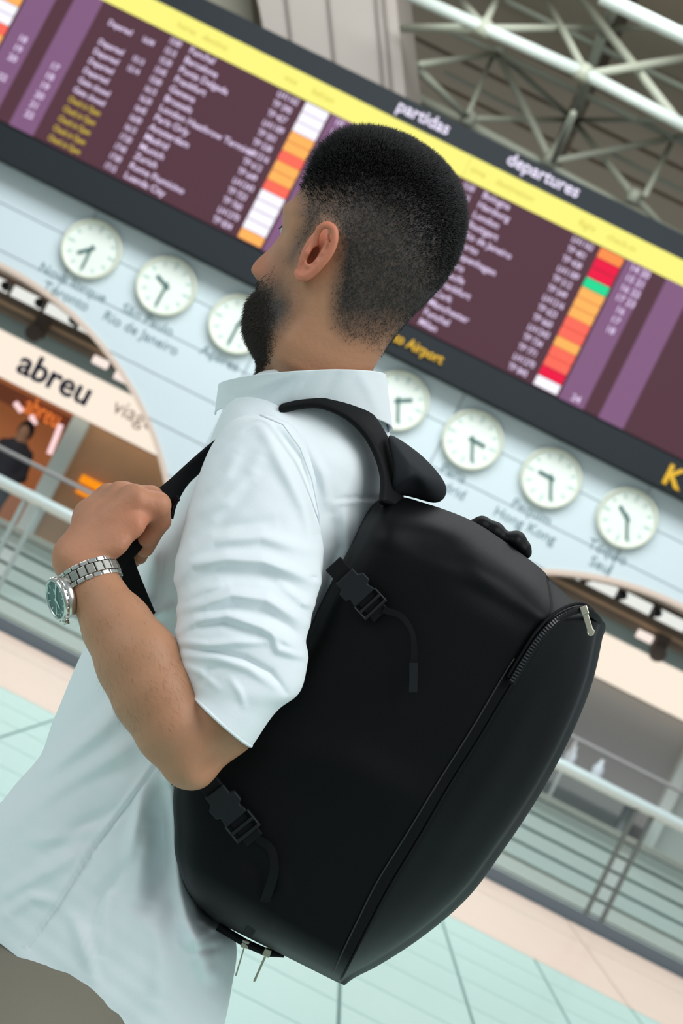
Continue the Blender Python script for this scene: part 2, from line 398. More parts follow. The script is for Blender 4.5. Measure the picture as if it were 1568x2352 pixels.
hp = on_y(1012, 838, BY); text_mesh('footer_word', 'Porto Airport', (hp[0], TY, hp[2]), XX*.9, ZZ, .15, emis('text_amber', srgb(238, 190, 60), 1.0), bd, align='RIGHT', bold=.02)
hp = on_y(1516, 1106, BY); text_mesh('footer_letter', 'K', (hp[0], TY, hp[2]), XX, ZZ, .3, emis('text_amber', srgb(238, 190, 60)), bd, bold=.03)
M_hd = emis('header_dim', srgb(222, 205, 90), .9)
for hb, bx, ws in zip(HDB[1:], MODS[1:], (('horas', 'destino', 'voo', 'balcao'), ('time', 'destination', 'flight', 'check-in'))):
    for w, x in zip(ws, (-1.6, -1.3, -.33, .0)): text_mesh('header_text', w, (bx+x, BY-.03, ZT+.09), XX, ZZ, .1, M_hd, hb)

# ---------------------------------------------------------------- world clocks and their captions
M_face = mat('clock_face', srgb(238, 246, 236), 0.4); M_rim = mat('clock_rim', srgb(222, 226, 208), 0.4); M_hand = mat('clock_hand', srgb(70, 108, 106), 0.5)
M_cap = mat('caption_grey', srgb(120, 146, 152), 0.7)
CLK = [((210, 572), 255, 205, ('Nova Iorque', 'Toronto')), ((382, 657), 320, 208, ('São Paulo', 'Rio de Janeiro')), ((548, 745), 40, 208, ('Açores',)),
       ((915, 920), 88, 182, ('Lisboa', 'Londres')), ((1085, 1010), 120, 182, ('Paris', 'Madrid')), ((1265, 1098), 300, 182, ('Pequim', 'Hong Kong')), ((1440, 1190), 330, 182, ('Tóquio', 'Seul'))]
CLAB = ['round white wall clock above the words Nova Iorque and Toronto', 'round white wall clock above the words São Paulo and Rio de Janeiro',
        'round white wall clock half hidden behind the man\'s beard', 'round white wall clock half hidden behind the man\'s shirt collar',
        'round white wall clock just right of the black shoulder strap flap', 'round white wall clock above the words Pequim and Hong Kong', 'round white wall clock farthest right, under the yellow letter']
for ci, ((cx, cy), hr, mn, caps) in enumerate(CLK):
    p = on_y(cx, cy, 17.95); c = thing('wall_clock', CLAB[ci], 'clock', (p[0], 17.99, p[2]), 'world clocks in a row under the departures board')
    R = .325; n = (0, -1, 0)
    MB().ring((p[0], 17.998, p[2]), n, [(R-.035, 0), (R, 0), (R, .07), (R-.012, .085), (R-.035, .07)], 48).build('rim', M_rim, c, True)
    fc_ = MB().disc((p[0], 17.998, p[2]), n, R-.03, .045, 48).build('face', M_face, c)
    for k in range(12):
        a = k*math.pi/6; e = np.array([math.sin(a), 0, math.cos(a)]); t = np.array([math.cos(a), 0, -math.sin(a)])
        MB().obox(np.array([p[0], 17.95, p[2]])+e*.235, t*.011, (0, .003, 0), e*(.04 if k % 3 == 0 else .025)).build('hour_mark', mat('mark_pale', srgb(184, 208, 200), .5), fc_)
    # clock hands, angles measured in the picture's tilt
    for nm, ang, L, w in (('hour_hand', hr, .15, .017), ('minute_hand', mn, .23, .012)):
        a = math.radians(ang-26.8) if False else math.radians(ang-27)
        e = np.array([math.sin(a), 0, math.cos(a)]); t = np.array([math.cos(a), 0, -math.sin(a)])
        MB().obox(np.array([p[0], 17.94-(.006 if nm[0] == 'm' else 0), p[2]])+e*(L/2-.02), t*w, (0, .003, 0), e*(L/2+.02)).build(nm, M_hand, c)
    for q, s in enumerate(caps):
        text_mesh('caption', s, (p[0]-.02, 17.994, p[2]-R-.13-.16*q), XX, ZZ, .155, M_cap, wall, align='CENTER')

# ---------------------------------------------------------------- ceiling, leaning pier, roof truss
ce = structure(MB().box((-18, 15.5, H+8.25), (20, 36, H+8.5)).build('ceiling', M_ceild))
for j in range(12):
    y = 15.6+j*1.5
    for i in range(13):
        x = -17.8+i*2.9
        MB().box((x+.1, y+.12, H+8.1), (x+2.75, y+1.4, H+8.25)).build('panel', M_ceil, ce)
structure(MB().box((-18, 35, 0), (20, 35.4, H+8.5)).build('wall_far', M_ceild))
q = [on_y(x, y, 18.6) for x, y in ((566, -20), (903, -20), (931, 240), (800, 190), (640, 110))]
P0, P1, P2 = on_y(560, -150, 18.6), on_y(895, -150, 18.6), on_y(935, 262, 18.6); P3 = on_y(612, 100, 18.6)
V = [P0, P1, P2, P3]; V2 = [v+np.array([.25, .7, .0]) for v in V]
structure(MB().add(V+V2, [(0,1,2,3),(7,6,5,4),(0,4,5,1),(1,5,6,2),(2,6,7,3),(3,7,4,0)]).build('pillar_leaning', mat('pier_beige', srgb(168, 159, 150), .6, noise=(.5, .05))))
for (xa, ya, xb, yb) in ((752, -30, 770, 150), (862, -30, 882, 205), (880, -30, 902, 215), (655, -30, 672, 110)):
    structure(MB().tube([on_y(xa, ya, 18.57), on_y(xb, yb, 18.57)], .02, 6).build('trim_3', mat('pier_seam', srgb(146, 138, 130), .6)))
Q = [on_y(x, y, 19.4) for x, y in ((430, -120), (560, -120), (585, 70), (470, 10))]; Q2 = [v+np.array([.1, .5, 0]) for v in Q]
structure(MB().add(Q+Q2, [(0,1,2,3),(7,6,5,4),(0,4,5,1),(1,5,6,2),(2,6,7,3),(3,7,4,0)]).build('pillar_small', mat('pier_olive', srgb(160, 156, 138), .6)))
tr = thing('roof_truss', 'grey green tubular steel roof truss above the departures board', 'roof truss', (1.5, 21, 6.3))
ZL, ZU = H+6.1, H+7.6
def nd(px, py, z): return on_z(px, py, z)
TR = [((905, 195), (1640, 585), ZL, ZL, .075, 0), ((900, -30), (1339, 167), ZL, ZL, .085, 1), ((1339, 167), (1640, 325), ZL, ZL, .085, 1), ((1380, -8), (1640, 118), ZL, ZL, .09, 1),
      ((1030, 69), (1143, 122), ZU, ZU, .055, 0), ((1143, 122), (1640, 360), ZU, ZU, .06, 0), ((1160, 0), (1420, 130), ZU, ZU, .05, 0), ((1420, 130), (1640, 235), ZU, ZU, .05, 0),
      ((925, 65), (1110, 65), ZL, ZL, .06, 0), ((1110, 65), (1395, 64), ZL, ZU, .05, 0), ((1395, 64), (1640, 66), ZU, ZU, .05, 0),
      ((965, 148), (1143, 122), ZL, ZU, .05, 0), ((930, 130), (1075, 272), ZL, ZL, .06, 0), ((1075, 272), (1316, 276), ZL, ZU, .05, 0), ((1316, 276), (1640, 275), ZU, ZU, .045, 0),
      ((1143, 122), (1262, 365), ZU, ZL, .06, 0), ((1145, 122), (1316, 276), ZU, ZU, .055, 0), ((1316, 276), (1455, 450), ZU, ZL, .055, 0), ((1455, 450), (1560, 560), ZL, ZL, .05, 0),
      ((1262, 365), (1316, 276), ZL, ZU, .075, 0), ((1316, 276), (1385, 75), ZU, ZU, .08, 0), ((1385, 75), (1425, -20), ZU, ZU, .08, 0),
      ((1262, 372), (1540, 318), ZL, ZU, .055, 0), ((1540, 318), (1640, 295), ZU, ZU, .05, 0), ((1345, 172), (1640, 122), ZL, ZU, .06, 0),
      ((1250, -10), (1345, 168), ZU, ZL, .05, 0), ((1330, -10), (1560, 285), ZU, ZL, .06, 0), ((1110, 60), (1150, -20), ZL, ZU, .05, 0), ((1040, -20), (1110, 62), ZU, ZL, .055, 0),
      ((1020, 165), (1225, 270), ZU, ZU, .04, 0), ((1075, 260), (1130, 130), ZL, ZU, .04, 0), ((1400, 350), (1590, 450), ZU, ZU, .045, 0), ((1480, 450), (1540, 330), ZL, ZU, .045, 0),
      ((1262, 392), (1316, 260), ZL, ZL, .05, 0)]
for a, b, za, zb, r, w in TR:
    MB().tube([nd(*a, za), nd(*b, zb)], r*.82, 8).build('strut', M_trussw if w else M_truss, tr, True)
for (x, y, z) in ((1110, 65, ZL), (1143, 122, ZU), (1339, 167, ZL), (1316, 276, ZU), (1262, 368, ZL), (1075, 272, ZL), (1455, 452, ZL)):
    pz = nd(x, y, z); MB().disc(pz-np.array([0, 0, .08]), (0, 0, 1), .085, .16, 12).build('node', M_truss, tr, True)

# ---------------------------------------------------------------- shops seen through the arches
SY = 19.5
M_fas = emis('fascia_glow', srgb(255, 240, 222), 1.0)
fa = thing('shop_fascia', 'glowing peach light box fascia reading abreu, seen through the arches', 'shop sign', (-1, SY, 2.06))
for i in range(7):
    x = -8.2+i*2.16
    MB().box((x, SY, .725+H), (x+2.15, SY+.25, 1.205+H)).build('light_box', M_fas, fa)
p = on_y(36, 852, SY); text_mesh('sign_lettering', 'abreu', (p[0], SY-.03, p[2]), XX, ZZ, .40, mat('navy', srgb(20, 34, 78), .5), fa, .03, bold=.02)
p = on_y(256, 945, SY); text_mesh('sign_lettering', 'viagens', (p[0], SY-.02, p[2]), XX, ZZ, .26, mat('faded_rose', srgb(232, 186, 172), .5), fa, .01)
M_gb = mat('beam_grey', srgb(160, 176, 174), .6); M_br = mat('beam_brown', srgb(120, 104, 90), .7)
structure(MB().box((-9, 19.3, 1.205+H), (9, 19.9, 1.36+H)).build('trim_4', M_gb))
structure(MB().box((-9, 18.9, 1.36+H), (9, 19.8, 1.56+H)).build('trim_5', M_br))
structure(MB().box((-9, 18.86, 1.43+H), (9, 18.9, 1.47+H)).build('trim_6', mat('beam_edge', srgb(196, 160, 128), .6)))
structure(MB().box((-9, 18.42, 1.95+H), (9, 24, 2.1+H)).build('ceiling', mat('soffit', srgb(150, 140, 130), .8)))
M_lp = emis('lamp_panel', srgb(236, 238, 232), 1.0)
ls = thing('light_track', 'row of white light panels with black spotlights under the arch soffit', 'light track', (-1, 19, 1.56+H))
x = -6.0
for k in range(28):
    x = -6.0+k*.425
    MB().box((x+.07, 18.93, 1.56+H), (x+.385, 19.2, 1.69+H)).build('light_panel', M_lp, ls)
    MB().disc((x+.015, 18.85, 1.62+H), (0, -1, 0), .05, .09, 14).build('spotlight', mat('spot_black', (.01, .01, .012, 1), .5), ls, True)
for i, (px, py) in enumerate(((231, 832), (281, 868), (1340, 1425), (1480, 1462))):
    p = on_y(px, py, 18.8)
    l = MB().tube([p+XX*-.09, p+XX*.09], .05, 10).build('ceiling_lamp', emis('lamp_warm', srgb(255, 238, 228), 1.0), None, True)
    tag(l, ['small white tube lamp under the brown beam, upper of the two by the arch edge', 'small white tube lamp under the brown beam, lower of the two by the arch edge', 'white tube lamp just right of the backpack top corner', 'white tube lamp under the beam at right, beside the brown hanging bracket'][i], 'lamp')
for i, (px, py) in enumerate(((98, 752), (1512, 1478))):
    p = on_y(px, py, 18.85); o = MB().box((p[0]-.07, 18.66, p[2]-.12), (p[0]+.07, 18.85, p[2]+.1)).disc((p[0], 18.66, p[2]-.12), (0, -1, 0), .09, .1, 14).build('hanging_projector', mat('bracket_brown', srgb(70, 56, 48), .7))
    tag(o, ['dark brown projector hanging from the beam above the abreu sign', 'brown projector hanging from the beam right of the backpack'][i], 'projector')

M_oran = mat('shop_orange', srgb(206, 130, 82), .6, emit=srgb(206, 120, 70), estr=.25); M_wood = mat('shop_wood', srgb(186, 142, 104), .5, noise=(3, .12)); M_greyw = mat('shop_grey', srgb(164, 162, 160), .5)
def px_box(name, pts, y0, y1, mt, parent=None):
    c = [on_y(a, b, y0) for a, b in pts]; x0 = min(p[0] for p in c); x1 = max(p[0] for p in c); z0 = min(p[2] for p in c); z1 = max(p[2] for p in c)
    return MB().box((x0, y0, max(z0, 0.0)), (x1, y1, z1)).build(name, mt, parent)
sf = thing('shopfront', 'warm lit shopfront with wood panel and orange lamps under the abreu sign', 'shopfront', (-4, 20, 0))
xw = on_y(190, 985, 19.9)[0]; xe = -2.0
MB().box((xw, 19.9, 0), (xe, 20.0, 2.06)).build('wood_panel', M_wood, sf)
xp0, xp1 = on_y(168, 960, 19.8)[0], on_y(206, 975, 19.8)[0]
MB().box((xp0, 19.75, 0), (xp1, 20.0, 2.06)).build('door_post', mat('post_pale', srgb(206, 214, 208), .5), sf)
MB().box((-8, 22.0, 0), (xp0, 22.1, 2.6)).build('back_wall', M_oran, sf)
ob = MB().box((-8, 21.2, 1.85), (xp0, 21.25, 2.06)).build('inner_sign', mat('sign_brown', srgb(160, 80, 40), .5), sf)
p = on_y(50, 940, 21.1); text_mesh('sign_lettering', 'abreu', (p[0], 21.15, p[2]-.02), XX*.62, ZZ, .34, emis('neon_orange', srgb(240, 130, 60), 1.0), sf, .02)
for (a, b, w) in ((186, 1098, .40), (178, 1122, .34)):
    p = on_y(a, b, 19.85); MB().box((p[0], 19.82, p[2]-.05), (p[0]+w, 19.9, p[2]+(.05 if w > .35 else .0))).build('strip_lamp', emis('amber_lamp', srgb(255, 150, 20), 1.0), sf)
for (a, b, a2, b2) in ((140, 975, 113, 1043), (72, 955, 80, 975), (35, 925, 50, 945)):
    MB().tube([on_y(a, b, 20.9), on_y(a2, b2, 20.9)], .035, 8).build('tube_lamp', emis('rose_lamp', srgb(255, 214, 214), 1.1), sf, True)
gs = thing('shop_unit', 'grey closed shop unit with a pale post under the fascia, right of the backpack', 'shop', (3.3, 20, 0))
xg = on_y(1545, 1770, 19.9)[0]
MB().box((-.5, 19.9, 0.75), (xg, 20.0, 2.06)).build('shutter', M_greyw, gs)
MB().box((-.5, 19.85, 0.0), (xg, 20.0, 0.75)).build('counter', mat('counter_grey', srgb(128, 128, 128), .6), gs)
MB().box((xg, 19.7, 0), (xg+.14, 20.0, 2.06)).build('post', mat('post_white', srgb(220, 226, 220), .5), gs)
MB().box((xg+.16, 19.95, 0), (8, 20.05, 2.06)).build('side_panel', mat('side_pale', srgb(200, 206, 200), .5), gs)
structure(MB().box((-9, 24, 0), (9, 24.2, 3.6)).build('wall_shop', mat('shop_rear', srgb(140, 120, 104), .8)))
for i, (px, py) in enumerate(((1310, 1738), (1371, 1772))):
    p = on_y(px, py, 19.3); zb = on_y(1340, 1755, 19.3)[2]-.12
    b = MB().ring((p[0], 19.3, zb), (0, 0, 1), [(.001, 0), (.06, 0), (.065, .02), (.065, .16), (.03, .21), (.025, .26), (.001, .26)], 16, False).build('bottle', mat('bottle_white', srgb(222, 232, 238), .3), None, True)
    tag(b, ['pale bottle on the grey counter ledge, one nearer the backpack', 'pale bottle on the grey counter ledge, one farther from the backpack'][i], 'bottle', 'pale bottles on the counter ledge')
    lz = zb
le = MB().box((1.0, 19.1, lz-.06), (xg-.1, 19.6, lz)).box((1.2, 19.3, 0), (1.3, 19.5, lz-.06)).box((xg-.4, 19.3, 0), (xg-.3, 19.5, lz-.06)).build('counter_ledge', mat('ledge_grey', srgb(120, 122, 122), .6)); tag(le, 'grey counter ledge with pale bottles in front of the grey shop unit', 'counter')

# ---------------------------------------------------------------- slatted parapet, glass balustrade, thin rail
pa = thing('slatted_parapet', 'low parapet of pale grey horizontal slats behind the glass balustrade', 'parapet', (0, 15.3, 0))
M_slat = mat('slat_grey', srgb(196, 204, 198), .5, noise=(2, .04))
MB().box((-11.2, 15.34, 0), (11.2, 15.5, .70)).build('backing', mat('slat_backing_grey', srgb(120, 132, 126), .8), pa)  # backing board in a darker grey than the slats, seen in their gaps
for k in range(5):
    for i in range(7): MB().box((-11.2+i*3.2+.004, 15.3, .015+k*.142), (-11.2+i*3.2+3.196, 15.36, .142+k*.142-.012)).build('slat', M_slat, pa)
MB().box((-11.2, 15.24, .715), (11.2, 15.56, .76)).build('coping', mat('coping_grey', srgb(146, 148, 138), .5), pa)
M_steel = mat('rail_steel', srgb(206, 222, 220), .3, .2); M_glass = bpy.data.materials.new('clear_glass'); M_glass.use_nodes = True
nt = M_glass.node_tree; nt.nodes.clear(); out = nt.nodes.new('ShaderNodeOutputMaterial'); mx = nt.nodes.new('ShaderNodeMixShader'); tr_ = nt.nodes.new('ShaderNodeBsdfTransparent'); gl = nt.nodes.new('ShaderNodeBsdfGlossy')
tr_.inputs[0].default_value = (.94, .97, .96, 1); gl.inputs[0].default_value = (.9, 1, .98, 1); gl.inputs[1].default_value = .03; mx.inputs[0].default_value = .06
nt.links.new(tr_.outputs[0], mx.inputs[1]); nt.links.new(gl.outputs[0], mx.inputs[2]); nt.links.new(mx.outputs[0], out.inputs[0])
gb = thing('glass_balustrade', 'glass balustrade with round steel handrail and thin dark twin posts', 'balustrade', (0, 14, 0))
MB().tube([(-11.2, 14, 1.085), (11.2, 14, 1.085)], .05, 14).build('handrail', M_steel, gb, True)
MB().box((-11.2, 13.96, .0), (11.2, 14.04, .10)).build('base_rail', mat('base_dark', srgb(92, 104, 112), .5), gb)
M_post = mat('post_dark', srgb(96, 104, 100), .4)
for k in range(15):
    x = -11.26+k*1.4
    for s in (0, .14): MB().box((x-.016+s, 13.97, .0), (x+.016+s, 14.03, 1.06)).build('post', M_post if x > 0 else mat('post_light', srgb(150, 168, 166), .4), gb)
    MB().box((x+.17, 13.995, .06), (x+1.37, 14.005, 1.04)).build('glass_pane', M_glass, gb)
tg = thing('guard_rail', 'thin grey guard rail with slim posts in front of the shops', 'rail', (0, 17, 0))
MB().tube([(-8, 17, 1.33), (8, 17, 1.33)], .022, 8).build('top_bar', mat('rail_grey', srgb(168, 166, 164), .4), tg, True)
for k in range(7): MB().tube([(-7.5+k*2.5, 17, 0), (-7.5+k*2.5, 17, 1.33)], .018, 8).build('post', mat('rail_grey', srgb(168, 166, 164), .4), tg, True)

# a person inside the shop, far behind the rails
def far_person(p, label):
    e = thing('person', label, 'person', (p[0], p[1], 0)); x, y = p[0]*100, p[1]*100
    s = SDF((x-45, y-30, -2), (x+45, y+30, 182), 2.2)
    for k in (-1, 1):
        s.chain([(x+k*9, y, 86, 9), (x+k*10, y, 48, 6.5), (x+k*10, y, 6, 4.5)], 5); s.cap((x+k*10, y, 4), (x+k*11, y-14, 3), 4.5, 3.5, 4)
        s.chain([(x+k*17, y, 140, 6), (x+k*24, y-2, 112, 4.6), (x+k*16, y-18, 98, 3.8), (x+k*13, y-26, 100, 3.2)], 4)
    s.chain([(x, y, 92, 14), (x, y, 112, 13), (x, y, 132, 15), (x, y, 146, 6), (x, y, 152, 5.5)], 12); s.smin(s.ell((x, y-1, 163), (8, 10, 12)), 4)
    V, F = s.mesh(); V = V/100; o = mesh_obj('body', V, F, None, e, True)
    o.data.materials.append(mat('far_cloth', srgb(62, 62, 72), .8)); o.data.materials.append(mat('far_skin', srgb(190, 140, 112), .6))
    zc = np.array([np.mean(V[list(f), 2]) for f in F]); yc = np.array([np.mean(V[list(f), 1]) for f in F])
    o.data.polygons.foreach_set('material_index', ((zc > 1.5) | ((yc < p[1]-.2) & (zc > .9))).astype(int))
    h = SDF((x-12, y-13, 150), (x+12, y+15, 182), 1.5); h.smin(h.ell((x, y+2, 165), (10, 11.5, 13.5)), 0); h.smax(-h.ell((x, y-10, 158), (8, 8, 10)), 3); V, F = h.mesh()
    mesh_obj('hair', V/100, F, mat('far_hair', srgb(30, 26, 26), .6), e, True)
far_person(on_y(48, 1010, 20.6)*np.array([1, 1, 0]), 'dark haired person in a dark top inside the lit shop below the abreu sign')
man = thing('person', 'man with short dark hair and beard in a white shirt gripping his backpack strap', 'person', (pw(330, 2300, 320)[0], pw(330, 2300, 320)[1], 0))
TH = math.radians(27); cT, sT = math.cos(TH), math.sin(TH)
def uv(u, v): return 784+cT*u-sT*v, 1176+sT*u+cT*v
# head and neck: rings down the scene vertical  (v, uL, uR, A, B, taper, z)
HR = [(-820,-250,-225,12,10,0,175), (-816,-290,-188,48,42,0,175), (-806,-326,-152,90,80,0,176), (-785,-364,-112,132,118,.0,177), (-745,-397,-70,175,146,.05,178), (-700,-413,-46,198,160,.08,178), (-650,-415,-32,205,166,.1,178),
      (-600,-424,-30,208,166,.14,178), (-566,-431,-33,208,164,.18,178), (-540,-427,-40,206,160,.2,178), (-508,-417,-50,200,156,.24,178), (-477,-417,-60,194,152,.3,178), (-436,-414,-70,188,146,.34,178),
      (-400,-407,-77,184,140,.38,178), (-365,-403,-81,182,134,.42,178), (-330,-402,-83,178,130,.45,178), (-295,-395,-84,172,128,.45,178), (-268,-378,-84,162,127,.4,180), (-244,-350,-84,148,127,.3,184), (-222,-326,-82,134,116,.2,200),
      (-195,-318,-80,130,100,.05,218), (-150,-322,-72,126,92,.0,240), (-100,-325,-72,120,90,0,255), (-50,-325,-72,115,90,0,272)]
S = cr(np.array(HR, float), 190); NS = 220; al = math.radians(24); ph = np.linspace(0, 2*np.pi, NS, endpoint=False)
cp, sp = np.cos(ph), np.sin(ph); HP = np.zeros((len(S), NS, 3)); FH = np.array([-math.cos(al), math.sin(al)]); SD = np.array([-math.sin(al), -math.cos(al)])
for i, (v, uL, uR, A, B, tp, z0) in enumerate(S):
    t = 1-tp*np.clip(cp, 0, 1)**1.5
    f = A*cp; sd = B*np.sign(sp)*np.abs(sp)**.92*t
    # nose, brow and eye socket sit on the front midline
    dphi = np.minimum(ph, 2*np.pi-ph)
    nose = 38*np.exp(-(dphi/.2)**2)*(np.exp(-((v+402)/15)**2) if v > -402 else np.exp(-((v+402)/55)**2)); brow = 7*np.exp(-((dphi-.35)/.3)**2)*np.exp(-((v+566)/16)**2)
    sock = -9*np.exp(-((dphi-.42)/.2)**2)*np.exp(-((v+510)/20)**2); lips = 9*np.exp(-(dphi/.35)**2)*np.exp(-((v+340)/22)**2)
    uu = f*FH[0]+sd*SD[0]; zz = f*FH[1]+sd*SD[1]
    lo, hi = uu.min(), uu.max(); uu = uL+(uu-lo)/(hi-lo)*(uR-uL)
    e = nose+brow+sock+lips; uu = uu+e*FH[0]; zz = zz+e*FH[1]
    x, y = uv(uu, v); HP[i, :, 0] = x; HP[i, :, 1] = y; HP[i, :, 2] = z0+zz
HQ = HP.reshape(-1, 3)
near = np.tile(np.clip(sp*1.5, 0, 1), len(S))
HF = [([(668,618),(664,660),(672,700),(655,735),(620,775)], 5, 16), ([(690,660),(688,720),(668,760)], -7, 14), ([(706,640),(690,730),(650,800),(610,862)], 5, 22), ([(770,640),(765,700),(745,780)], -4, 30), ([(700,480),(690,540),(680,580)], -3, 22), ([(640,590),(665,575)], 4, 22)]
HQ[:, 2] -= folds(HQ, HF)*near
HFc = grid_faces(len(S), NS)+[tuple(range(NS))[::-1]]
# where hair and stubble grow, drawn on the near side and mirrored to the far side
HAIR = [(708,398),(688,425),(694,470),(688,488),(697,505),(688,530),(672,560),(655,600),(668,612),(690,580),(712,545),(728,520),(745,500),(770,515),(780,560),(776,620),(768,660),(764,710),(766,745),(790,775),(830,790),(868,800),(905,770),(1000,700),(1110,600),(1110,380),(960,260),(760,270),(690,340)]
BEARD = [(668,575),(650,585),(636,612),(610,640),(588,648),(560,640),(520,720),(520,800),(590,850),(612,815),(628,775),(655,745),(672,725),(676,690),(670,655),(668,625),(690,600),(684,575)]
TOP = [(700,405),(770,418),(840,425),(900,450),(950,500),(985,560),(1010,620),(1090,640),(1130,400),(960,240),(740,250),(690,340)]
mir = np.arange(len(HQ)).reshape(len(S), NS)[:, (-np.arange(NS)) % NS].ravel()
ns_ = np.tile(sp, len(S)) < 0
src = np.where(ns_, mir, np.arange(len(HQ))); HM = HQ[src]
hairm = soft_poly(HM, HAIR, 22); beardm = soft_poly(HM, BEARD, 26); topm = soft_poly(HM, TOP, 90)
side_d = np.clip(.93+.07*topm, 0, 1)*hairm
fade = np.clip((HM[:, 1]-700)/95, 0, 1)*(HM[:, 0] > 740); side_d *= 1-.55*fade
temple = np.exp(-(((HM[:, 0]-745)/55)**2+((HM[:, 1]-462)/42)**2)); side_d *= 1-.22*temple
bd_front = np.clip((672-HM[:, 0])/75, 0, 1)*.22+.74; bd_front *= 1-.5*np.exp(-(((HM[:, 0]-655)/34)**2+((HM[:, 1]-622)/48)**2))
stub = np.maximum(side_d, beardm*np.clip(bd_front+.12*(HM[:, 1] > 690), 0, .97))
lip = np.zeros(len(HQ))

# left ear
E = SDF((655, 490, -60), (800, 662, 130), 2.0)
EZ = 24
E.smin(E.ell((722, 578, EZ+24), (27, 66, 15), 27), 0)
helix = [(724,572,EZ+8,6),(727,548,EZ-4,6.5),(735,524,EZ-16,6.5),(752,516,EZ-26,7),(766,525,EZ-30,7),(769,545,EZ-32,7),(764,567,EZ-30,7),(753,588,EZ-26,7),(738,606,EZ-20,7.5),(718,624,EZ-10,9),(700,635,EZ-2,10),(689,634,EZ+6,10),(684,624,EZ+16,8)]
E.chain([(757,545,EZ-8,8),(750,570,EZ-6,9),(736,594,EZ-2,10),(714,616,EZ+2,12),(698,626,EZ+6,12)], 8)
E.chain([tuple(q) for q in cr(np.array(helix, float), 44)], 5)
E.chain([(752,540,EZ-16,3.5),(752,558,EZ-20,5),(743,580,EZ-19,5.5),(729,600,EZ-14,6),(712,612,EZ-8,6),(703,606,EZ-4,5)], 7)
E.chain([(716,560,EZ+2,6),(707,580,EZ-2,7),(701,594,EZ+2,6)], 10)
E.smax(-E.ell((719, 587, EZ+4), (9, 24, 30), 30), 5)
E.smax(-E.ell((742, 545, EZ-10), (8, 24, 16), 20), 5)
EV, EFc = E.mesh()
# left forearm, elbow and bare upper arm, hand
def fa_(al_, off, z, r): return (430-.488*al_+.873*off, 1740-.873*al_-.488*off, z, r)
A = SDF((80, 1215, -400), (760, 1880, 40), 4.0)
A.chain([(622,1330,-95,76),(586,1480,-158,84),(512,1650,-215,86),(458,1722,-236,70)], 20)
A.chain([fa_(0,0,-236,66), fa_(70,0,-240,82), fa_(165,2,-228,92), fa_(250,9,-205,95), fa_(341,6,-170,79), fa_(425,3,-132,61), fa_(480,4,-112,54), fa_(505,4,-106,40)], 22, .92)
A.smin(A.ell((438, 1762, -250), (56, 48, 50), 20), 30)
A.smax(-A.ell((500, 1760, -330), (40, 22, 60), -40), 60)
AV, AF = A.mesh()
Hd = SDF((100, 1080, -220), (430, 1400, 190), 2.6)
Hd.chain([fa_(438,3,-127,55), fa_(480,4,-112,58), fa_(520,4,-102,58), (192,1270,-92,57)], 14, .9)
Hd.chain([(192,1270,-92,57),(226,1212,-70,56),(262,1172,-52,42)], 20, .8)
Hd.chain([(188,1268,-60,44),(218,1192,-20,48),(246,1160,8,38)], 20)
Hd.cap((186,1274,-40),(236,1172,40), 36, 30, 26)
K = [(304,1150,-84),(278,1142,-38),(254,1147,8),(238,1160,46)]
Hd.chain([(205,1265,-95,44),(260,1200,-88,40),K[0]+(36,)], 22)
for q in K[1:]: Hd.cap((205,1255,-40), q, 40, 32, 22)
for q, kk in zip(K, ((33,29,26,23),(32,28,25,22),(30,27,24,21),(27,24,21,18))):
    pass
FG = [[(304,1150,-84,34),(362,1160,-66,30),(366,1196,-28,26),(338,1236,-6,22)],
      [(278,1142,-38,33),(346,1146,-20,30),(358,1205,10,26),(332,1258,26,22)],
      [(254,1147,8,31),(326,1154,26,28),(342,1222,52,25),(318,1276,62,21)],
      [(238,1160,46,28),(300,1166,66,25),(322,1232,86,22),(304,1288,92,18)]]
for q in FG: Hd.chain(q, 7)
Hd.chain([(212,1280,-108,40),(258,1240,-112,37),(300,1205,-100,30),(334,1178,-66,22)], 14)
Hd.chain([(186,1222,-112,12),(238,1178,-106,12),(302,1136,-104,13)], 26)
for q in K: Hd.cap((q[0]-4,q[1]-10,q[2]),(q[0]+8,q[1]-12,q[2]), 24, 22, 14)
Hd.smax(-Hd.seg((262,1268,-160),(318,1200,-168), 8, 6), 12)
for a_, b_ in (((236,1222,-150),(250,1252,-152)),((246,1216,-150),(258,1244,-152))): Hd.smax(-Hd.seg(a_, b_, 3, 2), 6)
sr = (Hd.X-186)*.6+(Hd.Y-1222)*.8; sp_ = lambda q, w: w*np.logaddexp(0, q/w); zp_ = -120+.9*sp_(-sr, 14)-.1*sp_(sr, 14)-.7*sp_(Hd.Y-1225, 20)-1.2*sp_(Hd.X-322, 12)
Hd.smax((zp_-Hd.Z)*.7, 18)
HV, HFn = Hd.mesh()
# trunk under the shirt ties head and arm into one body
TB = [(640,930,800,930,270,80,0,0),(580,1010,820,1040,310,170,0,20),(500,1160,790,1240,330,230,0,30),(400,1320,690,1430,335,235,0,30),(300,1500,560,1600,340,225,0,30),(170,1740,370,1820,340,220,0,30),(60,1930,330,2030,340,225,0,30)]
Pb, _ = loft(TB, 40, 48); BQ = Pb.reshape(-1, 3); BF = grid_faces(40, 48)
allV = [HQ, EV, AV, HV, BQ]; allF = []; off = 0
for V_, F_ in zip(allV, (HFc, EFc, AF, HFn, BF)): allF += [tuple(int(i)+off for i in f) for f in F_]; off += len(V_)
nst = off-len(HQ); stubA = np.r_[stub, np.zeros(nst)]
ruddy = np.r_[np.zeros(len(HQ)), np.full(len(EV), .55), np.zeros(len(AV)), .12+.2*np.exp(-(((HV[:, 0]-330)/60)**2+((HV[:, 1]-1200)/60)**2)), np.zeros(len(BQ))]
ruddy[:len(HQ)] = .35*np.exp(-(((HM[:, 0]-600)/40)**2+((HM[:, 1]-622)/40)**2))
